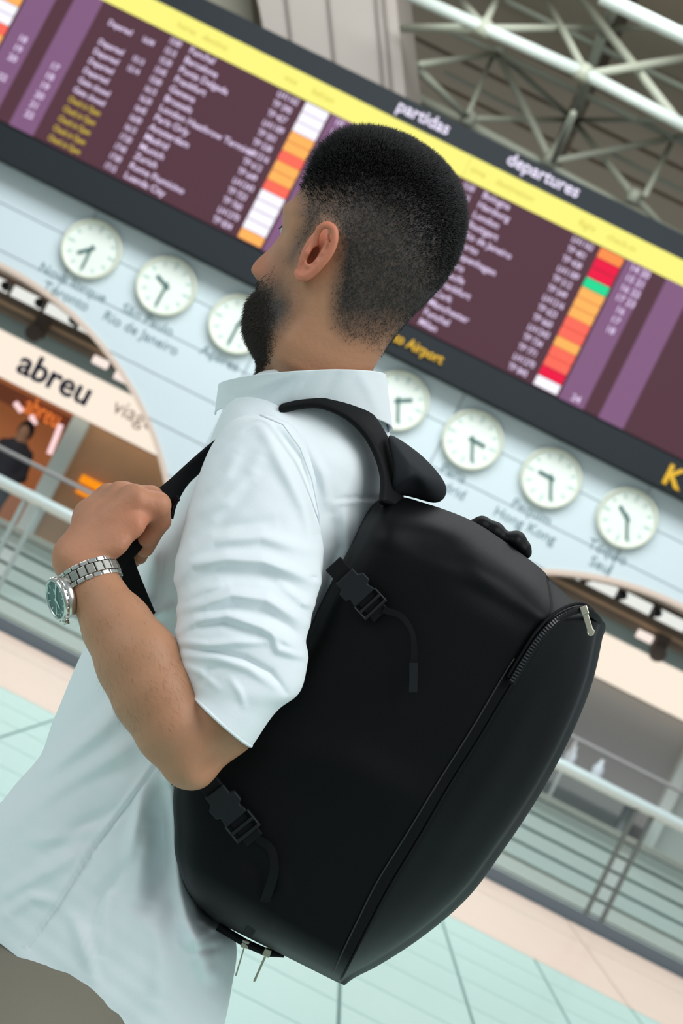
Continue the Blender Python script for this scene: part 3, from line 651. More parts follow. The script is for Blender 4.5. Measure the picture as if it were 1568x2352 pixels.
M_skin = mat('skin', srgb(206, 160, 126), .5, spec=.35, sss=.08, bump=(220, .25))
nt = M_skin.node_tree; b = nt.nodes['Principled BSDF']
def attr(n):
    a = nt.nodes.new('ShaderNodeAttribute'); a.attribute_name = n; return a
tc = nt.nodes.new('ShaderNodeTexCoord'); n1 = nt.nodes.new('ShaderNodeTexNoise'); n1.inputs['Scale'].default_value = 24; n1.inputs['Detail'].default_value = 6; nt.links.new(tc.outputs['Object'], n1.inputs['Vector'])
mA = nt.nodes.new('ShaderNodeMix'); mA.data_type = 'RGBA'; mA.inputs[6].default_value = srgb(177, 134, 102); mA.inputs[7].default_value = srgb(186, 130, 98); nt.links.new(n1.outputs[0], mA.inputs[0])
mB = nt.nodes.new('ShaderNodeMix'); mB.data_type = 'RGBA'; mB.inputs[7].default_value = srgb(222, 124, 98); nt.links.new(mA.outputs[2], mB.inputs[6]); nt.links.new(attr('ruddy').outputs['Fac'], mB.inputs[0])
mC = nt.nodes.new('ShaderNodeMix'); mC.data_type = 'RGBA'; mC.inputs[7].default_value = srgb(58, 57, 54); nt.links.new(mB.outputs[2], mC.inputs[6])
n2 = nt.nodes.new('ShaderNodeTexNoise'); n2.inputs['Scale'].default_value = 420; n2.inputs['Detail'].default_value = 2; nt.links.new(tc.outputs['Object'], n2.inputs['Vector'])
ad = nt.nodes.new('ShaderNodeMath'); ad.operation = 'MULTIPLY_ADD'; ad.inputs[1].default_value = .5; ad.inputs[2].default_value = -.25; nt.links.new(n2.outputs[0], ad.inputs[0])
st_ = attr('stubble'); mu = nt.nodes.new('ShaderNodeMath'); mu.operation = 'MULTIPLY_ADD'; mu.use_clamp = True; nt.links.new(st_.outputs['Fac'], mu.inputs[1]); nt.links.new(ad.outputs[0], mu.inputs[0]); nt.links.new(st_.outputs['Fac'], mu.inputs[2])
nt.links.new(mu.outputs[0], mC.inputs[0]); nt.links.new(mC.outputs[2], b.inputs['Base Color'])
body = mesh_obj('body', PW(np.vstack(allV)), allF, M_skin, man, True)
for nm, arr in (('stubble', stubA), ('ruddy', ruddy)):
    at = body.data.attributes.new(nm, 'FLOAT', 'POINT'); at.data.foreach_set('value', arr.astype(np.float32))
# eye just past the cheek
ey = MB(); p = pw(662, 531, 250); rr = .009
for_v = []
eye = MB().ring(p, (0, 0, 1), [(rr*math.sin(math.pi*i/10)+1e-5, -rr*math.cos(math.pi*i/10)) for i in range(11)], 16, False).build('eye', mat('eye_white', srgb(180, 172, 172), .2), man, True)
MB().tube([pw(655,520,225), pw(647,520,232), pw(639,526,236)], [.0012, .001, .0003], 6).build('eyelashes', mat('lash', (.01,.01,.01,1), .6), man, True)

# ---------------------------------------------------------------- hair and beard strands
M_hair = mat('hair_black', srgb(26, 25, 25), .42, spec=.4)
def strands(name, pos, dirs, lens, rad, material, parent, curl=0.3):
    n = len(pos); t = dirs/np.linalg.norm(dirs, axis=1)[:, None]; a = np.cross(t, rng.normal(size=(n, 3))); a /= np.linalg.norm(a, axis=1)[:, None]; b = np.cross(t, a)
    bend = np.array([0, 0, -1.0])[None]*lens[:, None]*curl
    base, mid, tip = pos, pos+t*lens[:, None]*.55+bend*.2, pos+t*lens[:, None]+bend*.7
    V = np.zeros((n, 7, 3))
    for k in range(3):
        an = 2*np.pi*k/3; e = math.cos(an)*a+math.sin(an)*b; V[:, k] = base+e*rad[:, None]; V[:, 3+k] = mid+e*rad[:, None]*.75
    V[:, 6] = tip; o = (np.arange(n)*7)[:, None]
    Fq = np.concatenate([o+np.array([[0, 1, 4, 3]]), o+np.array([[1, 2, 5, 4]]), o+np.array([[2, 0, 3, 5]])]); Ft = np.concatenate([o+np.array([[3, 4, 6]]), o+np.array([[4, 5, 6]]), o+np.array([[5, 3, 6]])])
    me = bpy.data.meshes.new(name); me.vertices.add(n*7); me.vertices.foreach_set('co', V.astype(np.float32).ravel())
    nl = len(Fq)*4+len(Ft)*3; me.loops.add(nl); me.loops.foreach_set('vertex_index', np.r_[Fq.ravel(), Ft.ravel()].astype(np.int32))
    me.polygons.add(len(Fq)+len(Ft)); ls = np.r_[np.arange(len(Fq))*4, len(Fq)*4+np.arange(len(Ft))*3]; me.polygons.foreach_set('loop_start', ls.astype(np.int32)); me.update(calc_edges=True); me.validate()
    o = link(name, me, material, parent, True); o['kind'] = 'stuff'; return o
HWd = PW(HQ); G = HWd.reshape(len(S), NS, 3)
du = np.roll(G, -1, 1)-np.roll(G, 1, 1); dv = np.gradient(G, axis=0); NR = np.cross(dv, du).reshape(-1, 3); NR /= np.linalg.norm(NR, axis=1)[:, None]+1e-9
ctr = np.repeat(G.mean(1), NS, axis=0); flip = ((HWd-ctr)*NR).sum(1) < 0; NR[flip] *= -1
areaw = (np.linalg.norm(du, axis=2)*np.linalg.norm(dv, axis=2)).ravel()
FWD = CR*(cT*FH[0])-CU*(sT*FH[0])+CF*FH[1]; UPW = np.array([0, 0, 1.0])
def pick(w, n):
    w = np.clip(w, 0, None)*areaw; idx = rng.choice(len(w), n, p=w/w.sum()); i, j = idx//NS, idx % NS
    fi, fj = rng.random(n)[:, None], rng.random(n)[:, None]; i2 = np.minimum(i+1, len(S)-1); j2 = (j+1) % NS
    return idx, (G[i, j]*(1-fi)+G[i2, j]*fi)*(1-fj)+(G[i, j2]*(1-fi)+G[i2, j2]*fi)*fj
tw = topm*hairm; tw = np.where(tw > .2, tw**1.7, 0)
idx, pos = pick(tw, 46000); n = len(idx); hgt = topm[idx]
fwdness = np.clip((FWD[None]*(HWd[idx]-ctr[idx])).sum(1)/.09, -1, 1)
L = (.004+.012*hgt*np.clip((760-HM[idx, 1])/300, .25, 1.2)*np.clip(.85+.45*fwdness, .55, 1.2))*rng.uniform(.7, 1.15, n)
dr = NR[idx]*1.0-FWD[None]*.45+UPW[None]*.25+rng.normal(size=(n, 3))*.22
strands('hair', pos-NR[idx]*.001, dr, L, np.full(n, .00032), M_hair, man, .25)
idx, pos = pick(np.where(hairm > .3, side_d*hairm*(1-topm*.7)*np.clip((HM[:, 0]-672)/50, .0, 1), 0), 30000); n = len(idx)
strands('cropped_hair', pos, NR[idx]*.5-UPW[None]*.7-FWD[None]*.35+rng.normal(size=(n, 3))*.2, rng.uniform(.0015, .0035, n), np.full(n, .00016), mat('hair_cropped', srgb(44, 43, 41), .4, spec=.5), man, .1)
bw = np.where(beardm > .3, beardm*bd_front*(.3+.7*np.clip((665-HM[:, 0])/75, 0, 1))*(.25+.75*np.clip((HM[:, 1]-650)/50, 0, 1)), 0); idx, pos = pick(bw, 25000); n = len(idx)
frt = np.clip((640-HM[idx, 0])/80, 0, 1)
strands('beard', pos-NR[idx]*.0008, NR[idx]*.5-UPW[None]*.75-FWD[None]*.1+rng.normal(size=(n, 3))*.28, (.0018+.009*frt)*rng.uniform(.6, 1.1, n), np.full(n, .00024), mat('beard_dark', srgb(64, 55, 47), .42, spec=.4), man, .2)
# fine arm hair
m_ = (AV[:, 2] < -150) & (AV[:, 0] < 420) & (AV[:, 1] < 1680); ia = np.where(m_)[0]; ia = rng.choice(ia, 900)
pa_ = PW(AV[ia]); dr = np.tile((CR*.35-CU*.75)[None], (len(ia), 1))-CF[None]*.25+rng.normal(size=(len(ia), 3))*.25
strands('arm_hair', pa_, dr, rng.uniform(.005, .010, len(ia)), np.full(len(ia), .00005), mat('arm_hair', srgb(70, 48, 36), .5), man, .1)

# ---------------------------------------------------------------- shirt
M_shirt = mat('shirt_white', srgb(233, 241, 243), .85, spec=.15, bump=(900, .12), sheen=.15)
torso = [(585,868,862,862,236,126,22,-10),(522,930,885,930,288,190,18,-60),(495,985,894,1010,308,262,18,-70),(472,1045,900,1090,320,328,14,-60),(425,1130,890,1190,325,350,8,-40),(350,1240,832,1310,327,345,2,10),(272,1360,768,1418,330,325,-4,46),(195,1490,680,1545,333,300,-8,44),(130,1640,545,1715,335,296,-12,40),(66,1780,446,1845,336,296,-16,36),(-10,1870,438,1960,337,300,-20,34),(-70,1955,468,2075,338,304,-24,34),(-110,2020,540,2165,338,308,-28,34),(-120,2045,530,2270,338,310,-22,34),(-118,2066,500,2400,338,312,-6,34),(-112,2085,445,2530,338,312,10,34)]
TF = [([(0,1840),(120,1755),(230,1672),(310,1590)], 16, 26), ([(-40,1930),(90,1850),(220,1772),(330,1690)], 14, 28), ([(60,1880),(190,1800),(300,1745)], -10, 22), ([(20,1800),(140,1700),(250,1600)], -7, 24),
      ([(378,1712),(290,1838),(205,1950),(125,2080),(58,2172)], 3, 6), ([(388,1714),(299,1841),(213,1953),(133,2083),(68,2177)], -3.5, 5),
      ([(394,1790),(404,1900),(416,2020),(432,2110),(475,2235)], 30, 20), ([(440,1900),(450,2040),(480,2120)], -34, 26), ([(372,1820),(366,1950),(345,2080)], -16, 30), ([(330,1815),(312,1900),(300,1960)], 9, 15), ([(320,2060),(330,1980),(345,1900)], 7, 18),
      ([(215,2245),(190,2160),(168,2110)], 8, 14), ([(230,2200),(238,2120),(250,2060)], 6, 14), ([(0,2060),(90,2010),(180,1960)], 8, 18), ([(20,2100),(70,2060),(120,2070)], 6, 14), ([(110,1960),(190,1900),(270,1860)], -7, 18), ([(60,1930),(150,1925),(240,1890)], 5, 15),
      ([(360,2120),(375,2200),(360,2300)], 9, 24), ([(440,2160),(490,2130),(540,2125)], 7, 10), ([(430,2190),(500,2175)], -6, 10), ([(450,2110),(500,2140)], 8, 8), ([(280,2000),(230,2060),(215,2120)], -6, 14),
      ([(330,1215),(365,1300),(360,1390)], 10, 20), ([(400,1190),(380,1290),(350,1420)], -12, 16), ([(340,1425),(390,1395)], 9, 10), ([(300,1380),(350,1370)], 6, 12),
      ([(770,1148),(820,1143),(872,1147)], -4, 5), ([(770,1155),(820,1151),(872,1155)], 3, 6), ([(792,1160),(795,1220),(800,1260)], 5, 10), ([(700,1010),(740,1090),(752,1150)], 6, 9), ([(840,1170),(815,1240),(760,1390)], 8, 16), ([(760,1180),(770,1260),(740,1400)], -10, 14)]
TF = [(p_, a_*2.1, w_) for p_, a_, w_ in TF]
def sn(Q): return 3.5*np.sin(Q[:, 0]*.031+Q[:, 1]*.017)*np.sin(Q[:, 1]*.023-Q[:, 0]*.009)+1.2*np.sin(Q[:, 0]*.083-Q[:, 1]*.047)*np.sin(Q[:, 1]*.061)
shirt = cloth('shirt', torso, 330, 340, TF, M_shirt, man, pw_=2.5, wob=sn)
sleeve = [(572,952,632,957,50,34,0,0),(526,972,678,985,40,66,8,4),(490,1020,708,1040,28,92,6,6),(456,1098,731,1140,-4,108,4,8),(426,1200,738,1240,-48,116,2,8),(403,1308,737,1330,-100,118,0,6),(410,1390,716,1405,-145,115,-2,4),(405,1468,702,1478,-186,108,-6,2),(409,1530,702,1538,-200,106,-10,0),(424,1562,684,1592,-206,112,-12,0),(434,1580,640,1626,-212,108,-12,0),(442,1594,577,1713,-222,110,-10,0)]
SF = [([(405,1335),(440,1296),(520,1284),(600,1288),(670,1312),(722,1336)], 17, 13), ([(425,1352),(500,1318),(600,1322),(695,1362)], -12, 18), ([(408,1402),(470,1388),(530,1366),(610,1376),(700,1432)], 15, 12), ([(470,1408),(540,1396),(620,1412)], -10, 13),
      ([(410,1452),(450,1426),(520,1414),(600,1440),(695,1496)], 15, 11), ([(440,1446),(510,1432),(590,1460)], -9, 12), ([(412,1474),(480,1483),(540,1475),(612,1474)], 10, 9), ([(418,1490),(490,1497),(560,1513),(620,1545),(655,1590)], -10, 8), ([(622,1455),(640,1492),(705,1512)], 11, 9),
      ([(415,1505),(500,1512),(570,1535),(628,1575)], 7, 10), ([(412,1525),(460,1545),(500,1580)], 5, 9), ([(450,1580),(480,1540),(520,1530)], -4, 9), ([(530,1560),(550,1590),(560,1620)], 4, 8),
      ([(440,1180),(520,1150),(575,1100),(600,1040)], 9, 18), ([(428,1250),(500,1205),(560,1130),(590,1080)], -8, 18), ([(418,1290),(490,1240),(600,1232),(700,1262)], 13, 15), ([(430,1265),(520,1215),(640,1200)], -8, 18), ([(600,975),(650,1070),(700,1165),(727,1260)], 14, 18), ([(632,985),(688,1058),(720,1148),(730,1225)], -22, 13),
      ([(470,1130),(520,1090),(545,1040)], 7, 16), ([(500,1030),(560,985),(600,965)], 6, 10), ([(715,1326),(726,1330)], -12, 5), ([(690,1385),(712,1392)], 10, 8), ([(436,1370),(470,1352),(520,1342)], 7, 10), ([(600,1400),(660,1440),(700,1470)], -8, 12), ([(640,1340),(680,1370),(715,1385)], 8, 10)]
SF = [(p_, a_*1.25, w_) for p_, a_, w_ in SF]
slv = cloth('sleeve', sleeve, 260, 260, SF, M_shirt, shirt, wob=lambda Q: .4*sn(Q))
# rolled cuff edge and armhole seam
rim = loft(sleeve, 260, 120)[0][-1]; rimw = PW(rim); MB().tube(list(rimw)+[rimw[0]], .0016, 8, False).build('cuff_edge', M_shirt, shirt, True)
# collar: standing band and folded leaf
def band(name, top, bot, n, a0, a1, ns, FL, thick):
    st = np.array([top, bot], float); t = np.linspace(0, 1, n)[:, None]; S_ = st[0]*(1-t)+st[1]*t
    a = np.linspace(math.radians(a0), math.radians(a1), ns); c, s = np.cos(a), np.sin(a)
    mx, my = (S_[:, 0]+S_[:, 2])/2, (S_[:, 1]+S_[:, 3])/2; hx, hy = (S_[:, 2]-S_[:, 0])/2, (S_[:, 3]-S_[:, 1])/2
    X = mx[:, None]+hx[:, None]*c; Y = my[:, None]+hy[:, None]*c-S_[:, 6][:, None]*s; Z = S_[:, 4][:, None]-S_[:, 5][:, None]*s-S_[:, 7][:, None]*c
    P = np.stack([X, Y, Z], 2).reshape(-1, 3); P[:, 2] -= folds(P, FL)
    o = mesh_obj(name, PW(P), grid_faces(n, ns, False), M_shirt, shirt, True); md = o.modifiers.new('t', 'SOLIDIFY'); md.thickness = thick; md.offset = 0; return o
CFL = [([(560,900),(620,880),(700,850)], 3, 10), ([(660,920),(690,870),(715,845)], 5, 10), ([(730,930),(760,880),(780,845)], -5, 16), ([(600,930),(640,890),(665,870)], -4, 14), ([(820,850),(850,900),(872,960)], 4, 14), ([(530,880),(536,905),(560,930)], -4, 8)]
band('collar', (503,884,885,862,206,182,22,20), (494,950,900,985,262,206,34,10), 44, 185, -40, 150, CFL, .0016)
#band('collar_band', (520,890,872,868,225,148,20,20), (512,950,880,945,260,165,20,24), 10, 190, -60, 100, [], .0014)
MB().tube([pw(*q) for q in ((597,953,-35),(650,975,-52),(690,1030,-60),(716,1100,-62),(733,1180,-60),(733,1240,-56))], .0011, 6).build('armhole_seam', M_shirt, shirt, True)

# ---------------------------------------------------------------- trousers and shoes, mostly below the frame
hip = pw(150, 2330, 338); fwd = np.array([-.92, .39, 0]); lat = np.array([.39, .92, 0]); M_tr = mat('trousers_olive', srgb(130, 124, 110), .9, bump=(600, .1), noise=(6, .08))
def leg(sgn):
    st = [(0.10, .0, .10, .155), (-.10, .085, .095, .14), (-.35, .1, .085, .105), (-.48, .1, .07, .085), (-.62, .1, .06, .08), (hip[2]*-1+.03, .1, .055, .07)]
    V = []; n = 40; Sx = cr(np.array(st), 40)
    for (dz, la, rl, rf) in Sx:
        c = hip+np.array([0, 0, dz])+lat*sgn*la
        for k in range(n): a = 2*math.pi*k/n; V.append(c+lat*rl*math.cos(a)*(1.35 if dz > -.05 else 1)+fwd*rf*math.sin(a))
    return V, grid_faces(40, n)
t1, f1 = leg(-1); t2, f2 = leg(1)
tro = MB().add(t1, f1).add(t2, f2).build('trousers', M_tr, man, True)
for sgn in (-1, 1):
    c = hip+lat*sgn*.1; c[2] = 0.0; V = []; prof = cr(np.array([(-.10,.03,.05),(-.06,.045,.09),(.02,.045,.085),(.10,.05,.06),(.17,.045,.045),(.205,.02,.03)]), 20)
    for (f_, w_, h_) in prof:
        for k in range(20): a = 2*math.pi*k/20; V.append(c+fwd*f_+lat*w_*math.cos(a)+np.array([0, 0, max(0.002, h_*(.5+.5*math.sin(a)))]))
    MB().add(V, grid_faces(20, 20)+[tuple(range(20))[::-1], tuple(range(380, 400))]).build('shoe', mat('shoe_dark', srgb(60, 52, 46), .5), man, True)
# ================================================================== backpack
M_bag = mat('nylon_black', (.0022, .0026, .0031, 1), .48, spec=.15, bump=(1400, .12)); M_web = mat('webbing_black', (.004, .0045, .005, 1), .65, spec=.16); M_buck = mat('buckle_plastic', (.006, .008, .0095, 1), .4, spec=.3)
M_zip = mat('zip_metal', srgb(196, 190, 170), .25, .9); M_pad = mat('pad_charcoal', (.013, .015, .017, 1), .7, spec=.2)
bag = thing('backpack', 'large black nylon backpack with side buckles worn on the man\'s back', 'backpack', pw(780, 2255, 150))
ST = [(890,1138,1250,1325,1335,1393), (850,1170,1264,1400,1373,1420), (800,1262,1245,1458,1366,1465), (745,1370,1182,1560,1345,1560), (690,1480,1104,1690,1300,1675), (600,1600,1032,1805,1232,1805), (490,1710,962,1925,1146,1935), (402,1800,890,2045,1050,2060), (400,1900,845,2130,945,2150), (408,1985,806,2205,850,2212), (440,2062,786,2243,800,2240), (492,2115,776,2257,780,2258)]
BSn = cr(np.array(ST, float), 150); V = []; ZC = 170
for i, (lx, ly, sx, sy, ex, ey) in enumerate(BSn):
    L_, S_, E_ = np.array([lx, ly]), np.array([sx, sy]), np.array([ex, ey]); t = i/149; q = 1.0
    if t < .10: q = .25+.75*math.sin(t/.10*math.pi/2)
    if t > .88: q = .35+.65*math.sin((1-t)/.12*math.pi/2)
    cp_ = [(L_, 60), (L_+.03*(S_-L_), -30), (L_+.14*(S_-L_), -84), (L_+.5*(S_-L_), -112), (L_+.86*(S_-L_), -104), (L_+.975*(S_-L_), -92), (S_, -82), (S_+.12*(E_-S_), -66), (S_+.55*(E_-S_), 8), (S_+.9*(E_-S_), 90), (E_, 165), (E_-.06*(E_-S_), 330), (E_-.5*(E_-L_), 440), (L_+.1*(S_-L_), 400), (L_, 220)]
    bl = 38*math.exp(-(t/.07)**2); wt = {1: .1, 2: .5, 3: 1, 4: .55, 5: .3, 6: .2, 12: .8}
    cp_ = [(p+np.array([.42, -.9])*bl*wt.get(k, 0), z) for k, (p, z) in enumerate(cp_)]
    pts = np.array([(p[0], p[1], ZC+(z-ZC)*q) for p, z in cp_]); m_ = len(pts); Qp = np.vstack([pts[-2:], pts, pts[:2]])
    for k in range(m_):
        a, b_, c, d = Qp[k+1], Qp[k+2], Qp[k+3], Qp[min(k+4, len(Qp)-1)]
        for f in np.linspace(0, 1, 9, endpoint=False):
            V.append(.5*((2*b_)+(c-a)*f+(2*a-5*b_+4*c-d)*f*f+(3*b_-a-3*c+d)*f**3))
V = np.array(V); NB = len(V)//150
BFd = [([(905,1150),(900,1210),(880,1270)], 10, 34), ([(930,1240),(1010,1250),(1090,1250)], -14, 30), ([(960,1190),(1050,1230),(1150,1290),(1260,1370)], 14, 34), ([(1075,1270),(1110,1320),(1160,1330)], 10, 26), ([(1060,1330),(1150,1380),(1230,1430)], -10, 34), ([(640,1720),(800,1760),(960,1850)], 10, 60), ([(540,1960),(610,1990),(620,2060),(570,2150)], -8, 26), ([(620,1960),(640,2040),(600,2130)], 8, 16), ([(780,1330),(830,1390),(930,1410)], -6, 40), ([(1240,1560),(1150,1760),(1010,1980)], 10, 50), ([(1300,1500),(1320,1580),(1280,1700)], 6, 30)]
sd = np.clip((60-V[:, 2])/80, 0, 1); V[:, 2] -= folds(V, BFd)*sd
fc = grid_faces(150, NB)+[tuple(range(NB))[::-1], tuple(range(149*NB, 150*NB))]
bodyb = MB().add(PW(V), fc).build('bag_body', M_bag, bag, True)
Vg = V.reshape(150, NB, 3)
# piping along the side seam, zipper round the top of the front pocket
seam = [Vg[i, 6*9]-np.array([0, 0, 4]) for i in range(12, 146, 2)]
MB().tube(PW(seam), .0013, 8).build('seam_piping', M_web, bag, True)
seam2 = [Vg[i, 5*9-4]-np.array([0, 0, 3]) for i in range(30, 146, 2)]
MB().tube(PW(seam2), .0009, 6).build('stitching', mat('stitch_grey', (.014, .015, .017, 1), .6), bag, True)
zp = [(1172,1570,-104),(1205,1515,-106),(1240,1462,-104),(1272,1428,-90),(1305,1408,-55),(1340,1400,0),(1362,1412,70),(1374,1426,150)]
zc_ = cr(np.array(zp, float), 60)
MB().tube(PW(zc_), .0042, 8).build('zipper_tape', M_web, bag, True)
zt = MB(); zw = PW(zc_-np.array([0, 0, 9]))
for i in range(1, 59):
    t = zw[i+1]-zw[i-1]; t = t/np.linalg.norm(t); s_ = np.cross(t, CF); s_ /= np.linalg.norm(s_)
    zt.obox(zw[i], t*.0009, s_*.0024, CF*.0008)
o = zt.build('zipper_teeth', mat('teeth_grey', (.025, .027, .03, 1), .4), bag); o['kind'] = 'stuff'
o = MB().tube(PW(zc_+np.array([-6, -14, -2])), .0018, 6).build('seam_piping', M_web, bag, True)
def puller(pts, z, w, name='zip_puller', r=.004):
    p0, p1 = pw(pts[0][0], pts[0][1], z), pw(pts[1][0], pts[1][1], z); t = p1-p0; L_ = np.linalg.norm(t); t /= L_; s_ = np.cross(t, CF); s_ /= np.linalg.norm(s_)
    b_ = MB().obox(p0, t*.0045, s_*r, CF*.003).build('zip_slider', M_zip, bag); bevel(b_, .001)
    c = MB().obox(p0+t*(L_*.5), t*(L_*.5), s_*w, CF*.0009).build(name, M_zip, b_); bevel(c, .0007)
    MB().ring(p1-t*.003, CF, [(w*.9, -.0008), (w*1.3, -.0008), (w*1.3, .0008), (w*.9, .0008)], 16).build('zip_ring', M_zip, b_, True)
puller(((1341,1402),(1358,1458)), -34, .0032)
puller(((563,2168),(541,2242)), 95, .0008); puller(((613,2188),(583,2255)), 80, .0012)
MB().tube([pw(500,2128,100), pw(563,2166,98), pw(613,2188,96), pw(652,2190,90)], .0045, 8).build('zipper_tape', M_web, bag, True)
# buckles on webbing
def buckle(a, b_, z, hw):
    p0, p1 = pw(*a, z), pw(*b_, z); t = p1-p0; L_ = np.linalg.norm(t); t /= L_; s_ = np.cross(CF, t); s_ /= np.linalg.norm(s_); k = DZ
    q = lambda f, g, h=0: p0+t*L_*f+s_*hw*g-CF*h
    def slab(pts, h0, h1, nm, mt=M_buck, par=bag):
        P = [q(f, g, h0) for f, g in pts]+[q(f, g, h1) for f, g in pts]; n_ = len(pts)
        o = MB().add(P, [tuple(range(n_))[::-1], tuple(range(n_, 2*n_))]+[(i, (i+1) % n_, n_+(i+1) % n_, n_+i) for i in range(n_)]).build(nm, mt, par); bevel(o, .0012); return o
    slab([(-.35,-.62),(1.15,-.62),(1.15,.62),(-.35,.62)], -.006, .002, 'strap_webbing', M_web)
    hs_ = slab([(0,-.7),(.18,-.7),(.22,-1),(.42,-1),(.46,-.72),(.64,-.85),(.64,.85),(.46,.72),(.42,1),(.22,1),(.18,.7),(0,.7)], .0, .007, 'buckle_housing')
    for g in (-.92, .78): slab([(.62,g),(1.0,g),(1.0,g+.14),(.62,g+.14)], .0, .006, 'buckle_side_bar', par=hs_)
    for f in (.80, .965): slab([(f-.035,-.9),(f+.035,-.9),(f+.035,.9),(f-.035,.9)], .001, .006, 'buckle_bar', par=hs_)
buckle((492,1815),(573,1915), -128, .0165); buckle((790,1322),(864,1402), -122, .0165)
def ribbon(name, pts, hw, mt, parent, th=.0016, n=40, wdir=None):
    P = cr(np.array(pts, float), n); Wd = PW(P[:, :3]); V_ = []; hws = P[:, 3] if P.shape[1] > 3 else np.full(n, hw)
    for i in range(n):
        t = Wd[min(i+1, n-1)]-Wd[max(i-1, 0)]; t /= np.linalg.norm(t); s_ = np.cross(t, CF) if wdir is None else np.array(wdir)-t*(np.array(wdir)@t); s_ /= np.linalg.norm(s_); u_ = np.cross(s_, t)
        for (a, b_) in ((-1, -1), (-1, 1), (1, 1), (1, -1)): V_.append(Wd[i]+s_*a*hws[i]+u_*b_*th)
    return MB().add(V_, grid_faces(n, 4)+[(0, 1, 2, 3), tuple(4*(n-1)+k for k in (3, 2, 1, 0))]).build(name, mt, parent, False)
ribbon('strap_tail', [(880,1400,-128,.0035),(922,1416,-140,.003),(946,1452,-150,.0026),(951,1500,-152,.0032),(948,1545,-150,.0042),(949,1585,-146,.0045)], .004, M_web, bag, .0008)
MB().obox(pw(949,1556,-156), (pw(948,1590,-156)-pw(949,1522,-156))*.5, CR*.0042, CF*.0014).build('tail_tip', M_buck, bag)
ribbon('strap_tail', [(590,1925,-130,.004),(622,1950,-140,.004),(630,1990,-140,.0045),(615,2050,-120,.005),(590,2110,-70,.005),(566,2150,10,.005)], .004, M_web, bag, .0008)
# top carry handle: two padded humps
def blob(name, c, r, ang, mt, parent, step=5):
    lo = np.array(c)-max(r)*1.25; hi = np.array(c)+max(r)*1.25; s_ = SDF(lo, hi, step); s_.smin(s_.ell(c, r, ang), 0); V_, F_ = s_.mesh(); return V_, F_
hs = SDF((1040, 1160, 40), (1250, 1310, 300), 3.4)
hs.chain([(1082,1208,170,14),(1106,1206,165,20),(1136,1222,165,22),(1160,1238,165,17)], 8, 1.8); hs.chain([(1160,1240,165,17),(1184,1244,162,24),(1202,1262,162,18),(1210,1272,165,10)], 8, 1.8)
hv, hf = hs.mesh(); mesh_obj('carry_handle', PW(hv), hf, M_bag, bag, True)
# padded shoulder strap over the near shoulder, its webbing down to the fist
def solid_strap(name, st, n, mt, th):      # st: (xl,yl,zl, xr,yr,zr) edge pairs of a thick band
    P = cr(np.array(st, float), n); A_, B_ = PW(P[:, :3]), PW(P[:, 3:6]); V_ = []
    for i in range(n):
        t = (A_[min(i+1, n-1)]-A_[max(i-1, 0)])+(B_[min(i+1, n-1)]-B_[max(i-1, 0)]); s_ = B_[i]-A_[i]; u_ = np.cross(t, s_); u_ /= np.linalg.norm(u_)
        m_ = (A_[i]+B_[i])/2; h_ = s_/2
        for k in range(16):
            a = 2*math.pi*k/16; c, s2 = math.cos(a), math.sin(a); V_.append(m_+h_*np.sign(c)*abs(c)**.6+u_*th*np.sign(s2)*abs(s2)**.7)
    return MB().add(V_, grid_faces(n, 16)+[tuple(range(16))[::-1], tuple(16*(n-1)+k for k in range(16))]).build(name, mt, bag, True)
solid_strap('shoulder_strap', [(640,942,50,690,922,100),(668,936,40,735,909,100),(722,932,34,792,909,110),(780,951,36,844,942,130),(826,986,50,884,1000,150),(860,1038,56,914,1072,170),(876,1090,36,922,1130,140),(874,1150,-20,920,1175,100)], 60, M_web, .0055)
fl_ = [(882,986,120),(925,1012,150),(975,1048,165),(1016,1096,170),(1029,1122,170),(1024,1146,165),(1000,1162,160),(950,1142,140),(905,1136,90),(893,1136,60),(905,1085,60),(897,1040,80)]
c0 = np.array([955,1085,60.0]); V_ = []; rings = [(1.0, 14), (.99, -8), (.9, -20), (.5, -25)]
for s_, dz in rings:
    for p in fl_: q = np.array(p, float); q = c0+(q-c0)*s_; q[2] = p[2]*s_+c0[2]*(1-s_)+dz; V_.append(q)
V_.append(c0+np.array([0, 0, -26])); nf = len(fl_); Fl = grid_faces(4, nf)+[tuple(range(nf))[::-1]]+[(3*nf+k, 3*nf+(k+1) % nf, 4*nf) for k in range(nf)]
o = MB().add(PW(V_), Fl).build('strap_flap', M_pad, bag, True); md = o.modifiers.new('s', 'SUBSURF'); md.levels = 2; md.render_levels = 2
solid_strap('front_strap', [(330,1172,10,398,1192,30),(352,1136,20,404,1166,40),(395,1096,40,428,1118,60),(440,1056,60,462,1082,90),(478,1024,80,490,1050,110),(530,985,90,545,1010,130)], 40, M_web, .003)
ribbon('strap_webbing', [(338,1205,0,.010),(305,1255,0,.0085),(275,1292,10,.0075),(262,1312,20,.007)], .008, M_web, bag, .001)
ribbon('strap_webbing', [(290,1262,30,.005),(296,1310,40,.009),(312,1365,50,.0115),(334,1420,70,.012),(372,1500,90,.012),(398,1600,60,.012),(420,1800,10,.012)], .011, M_web, bag, .001)
ribbon('strap_webbing', [(384,1170,-20,.006),(397,1152,-40,.0035),(410,1144,-50,.003)], .004, M_web, bag, .0012)

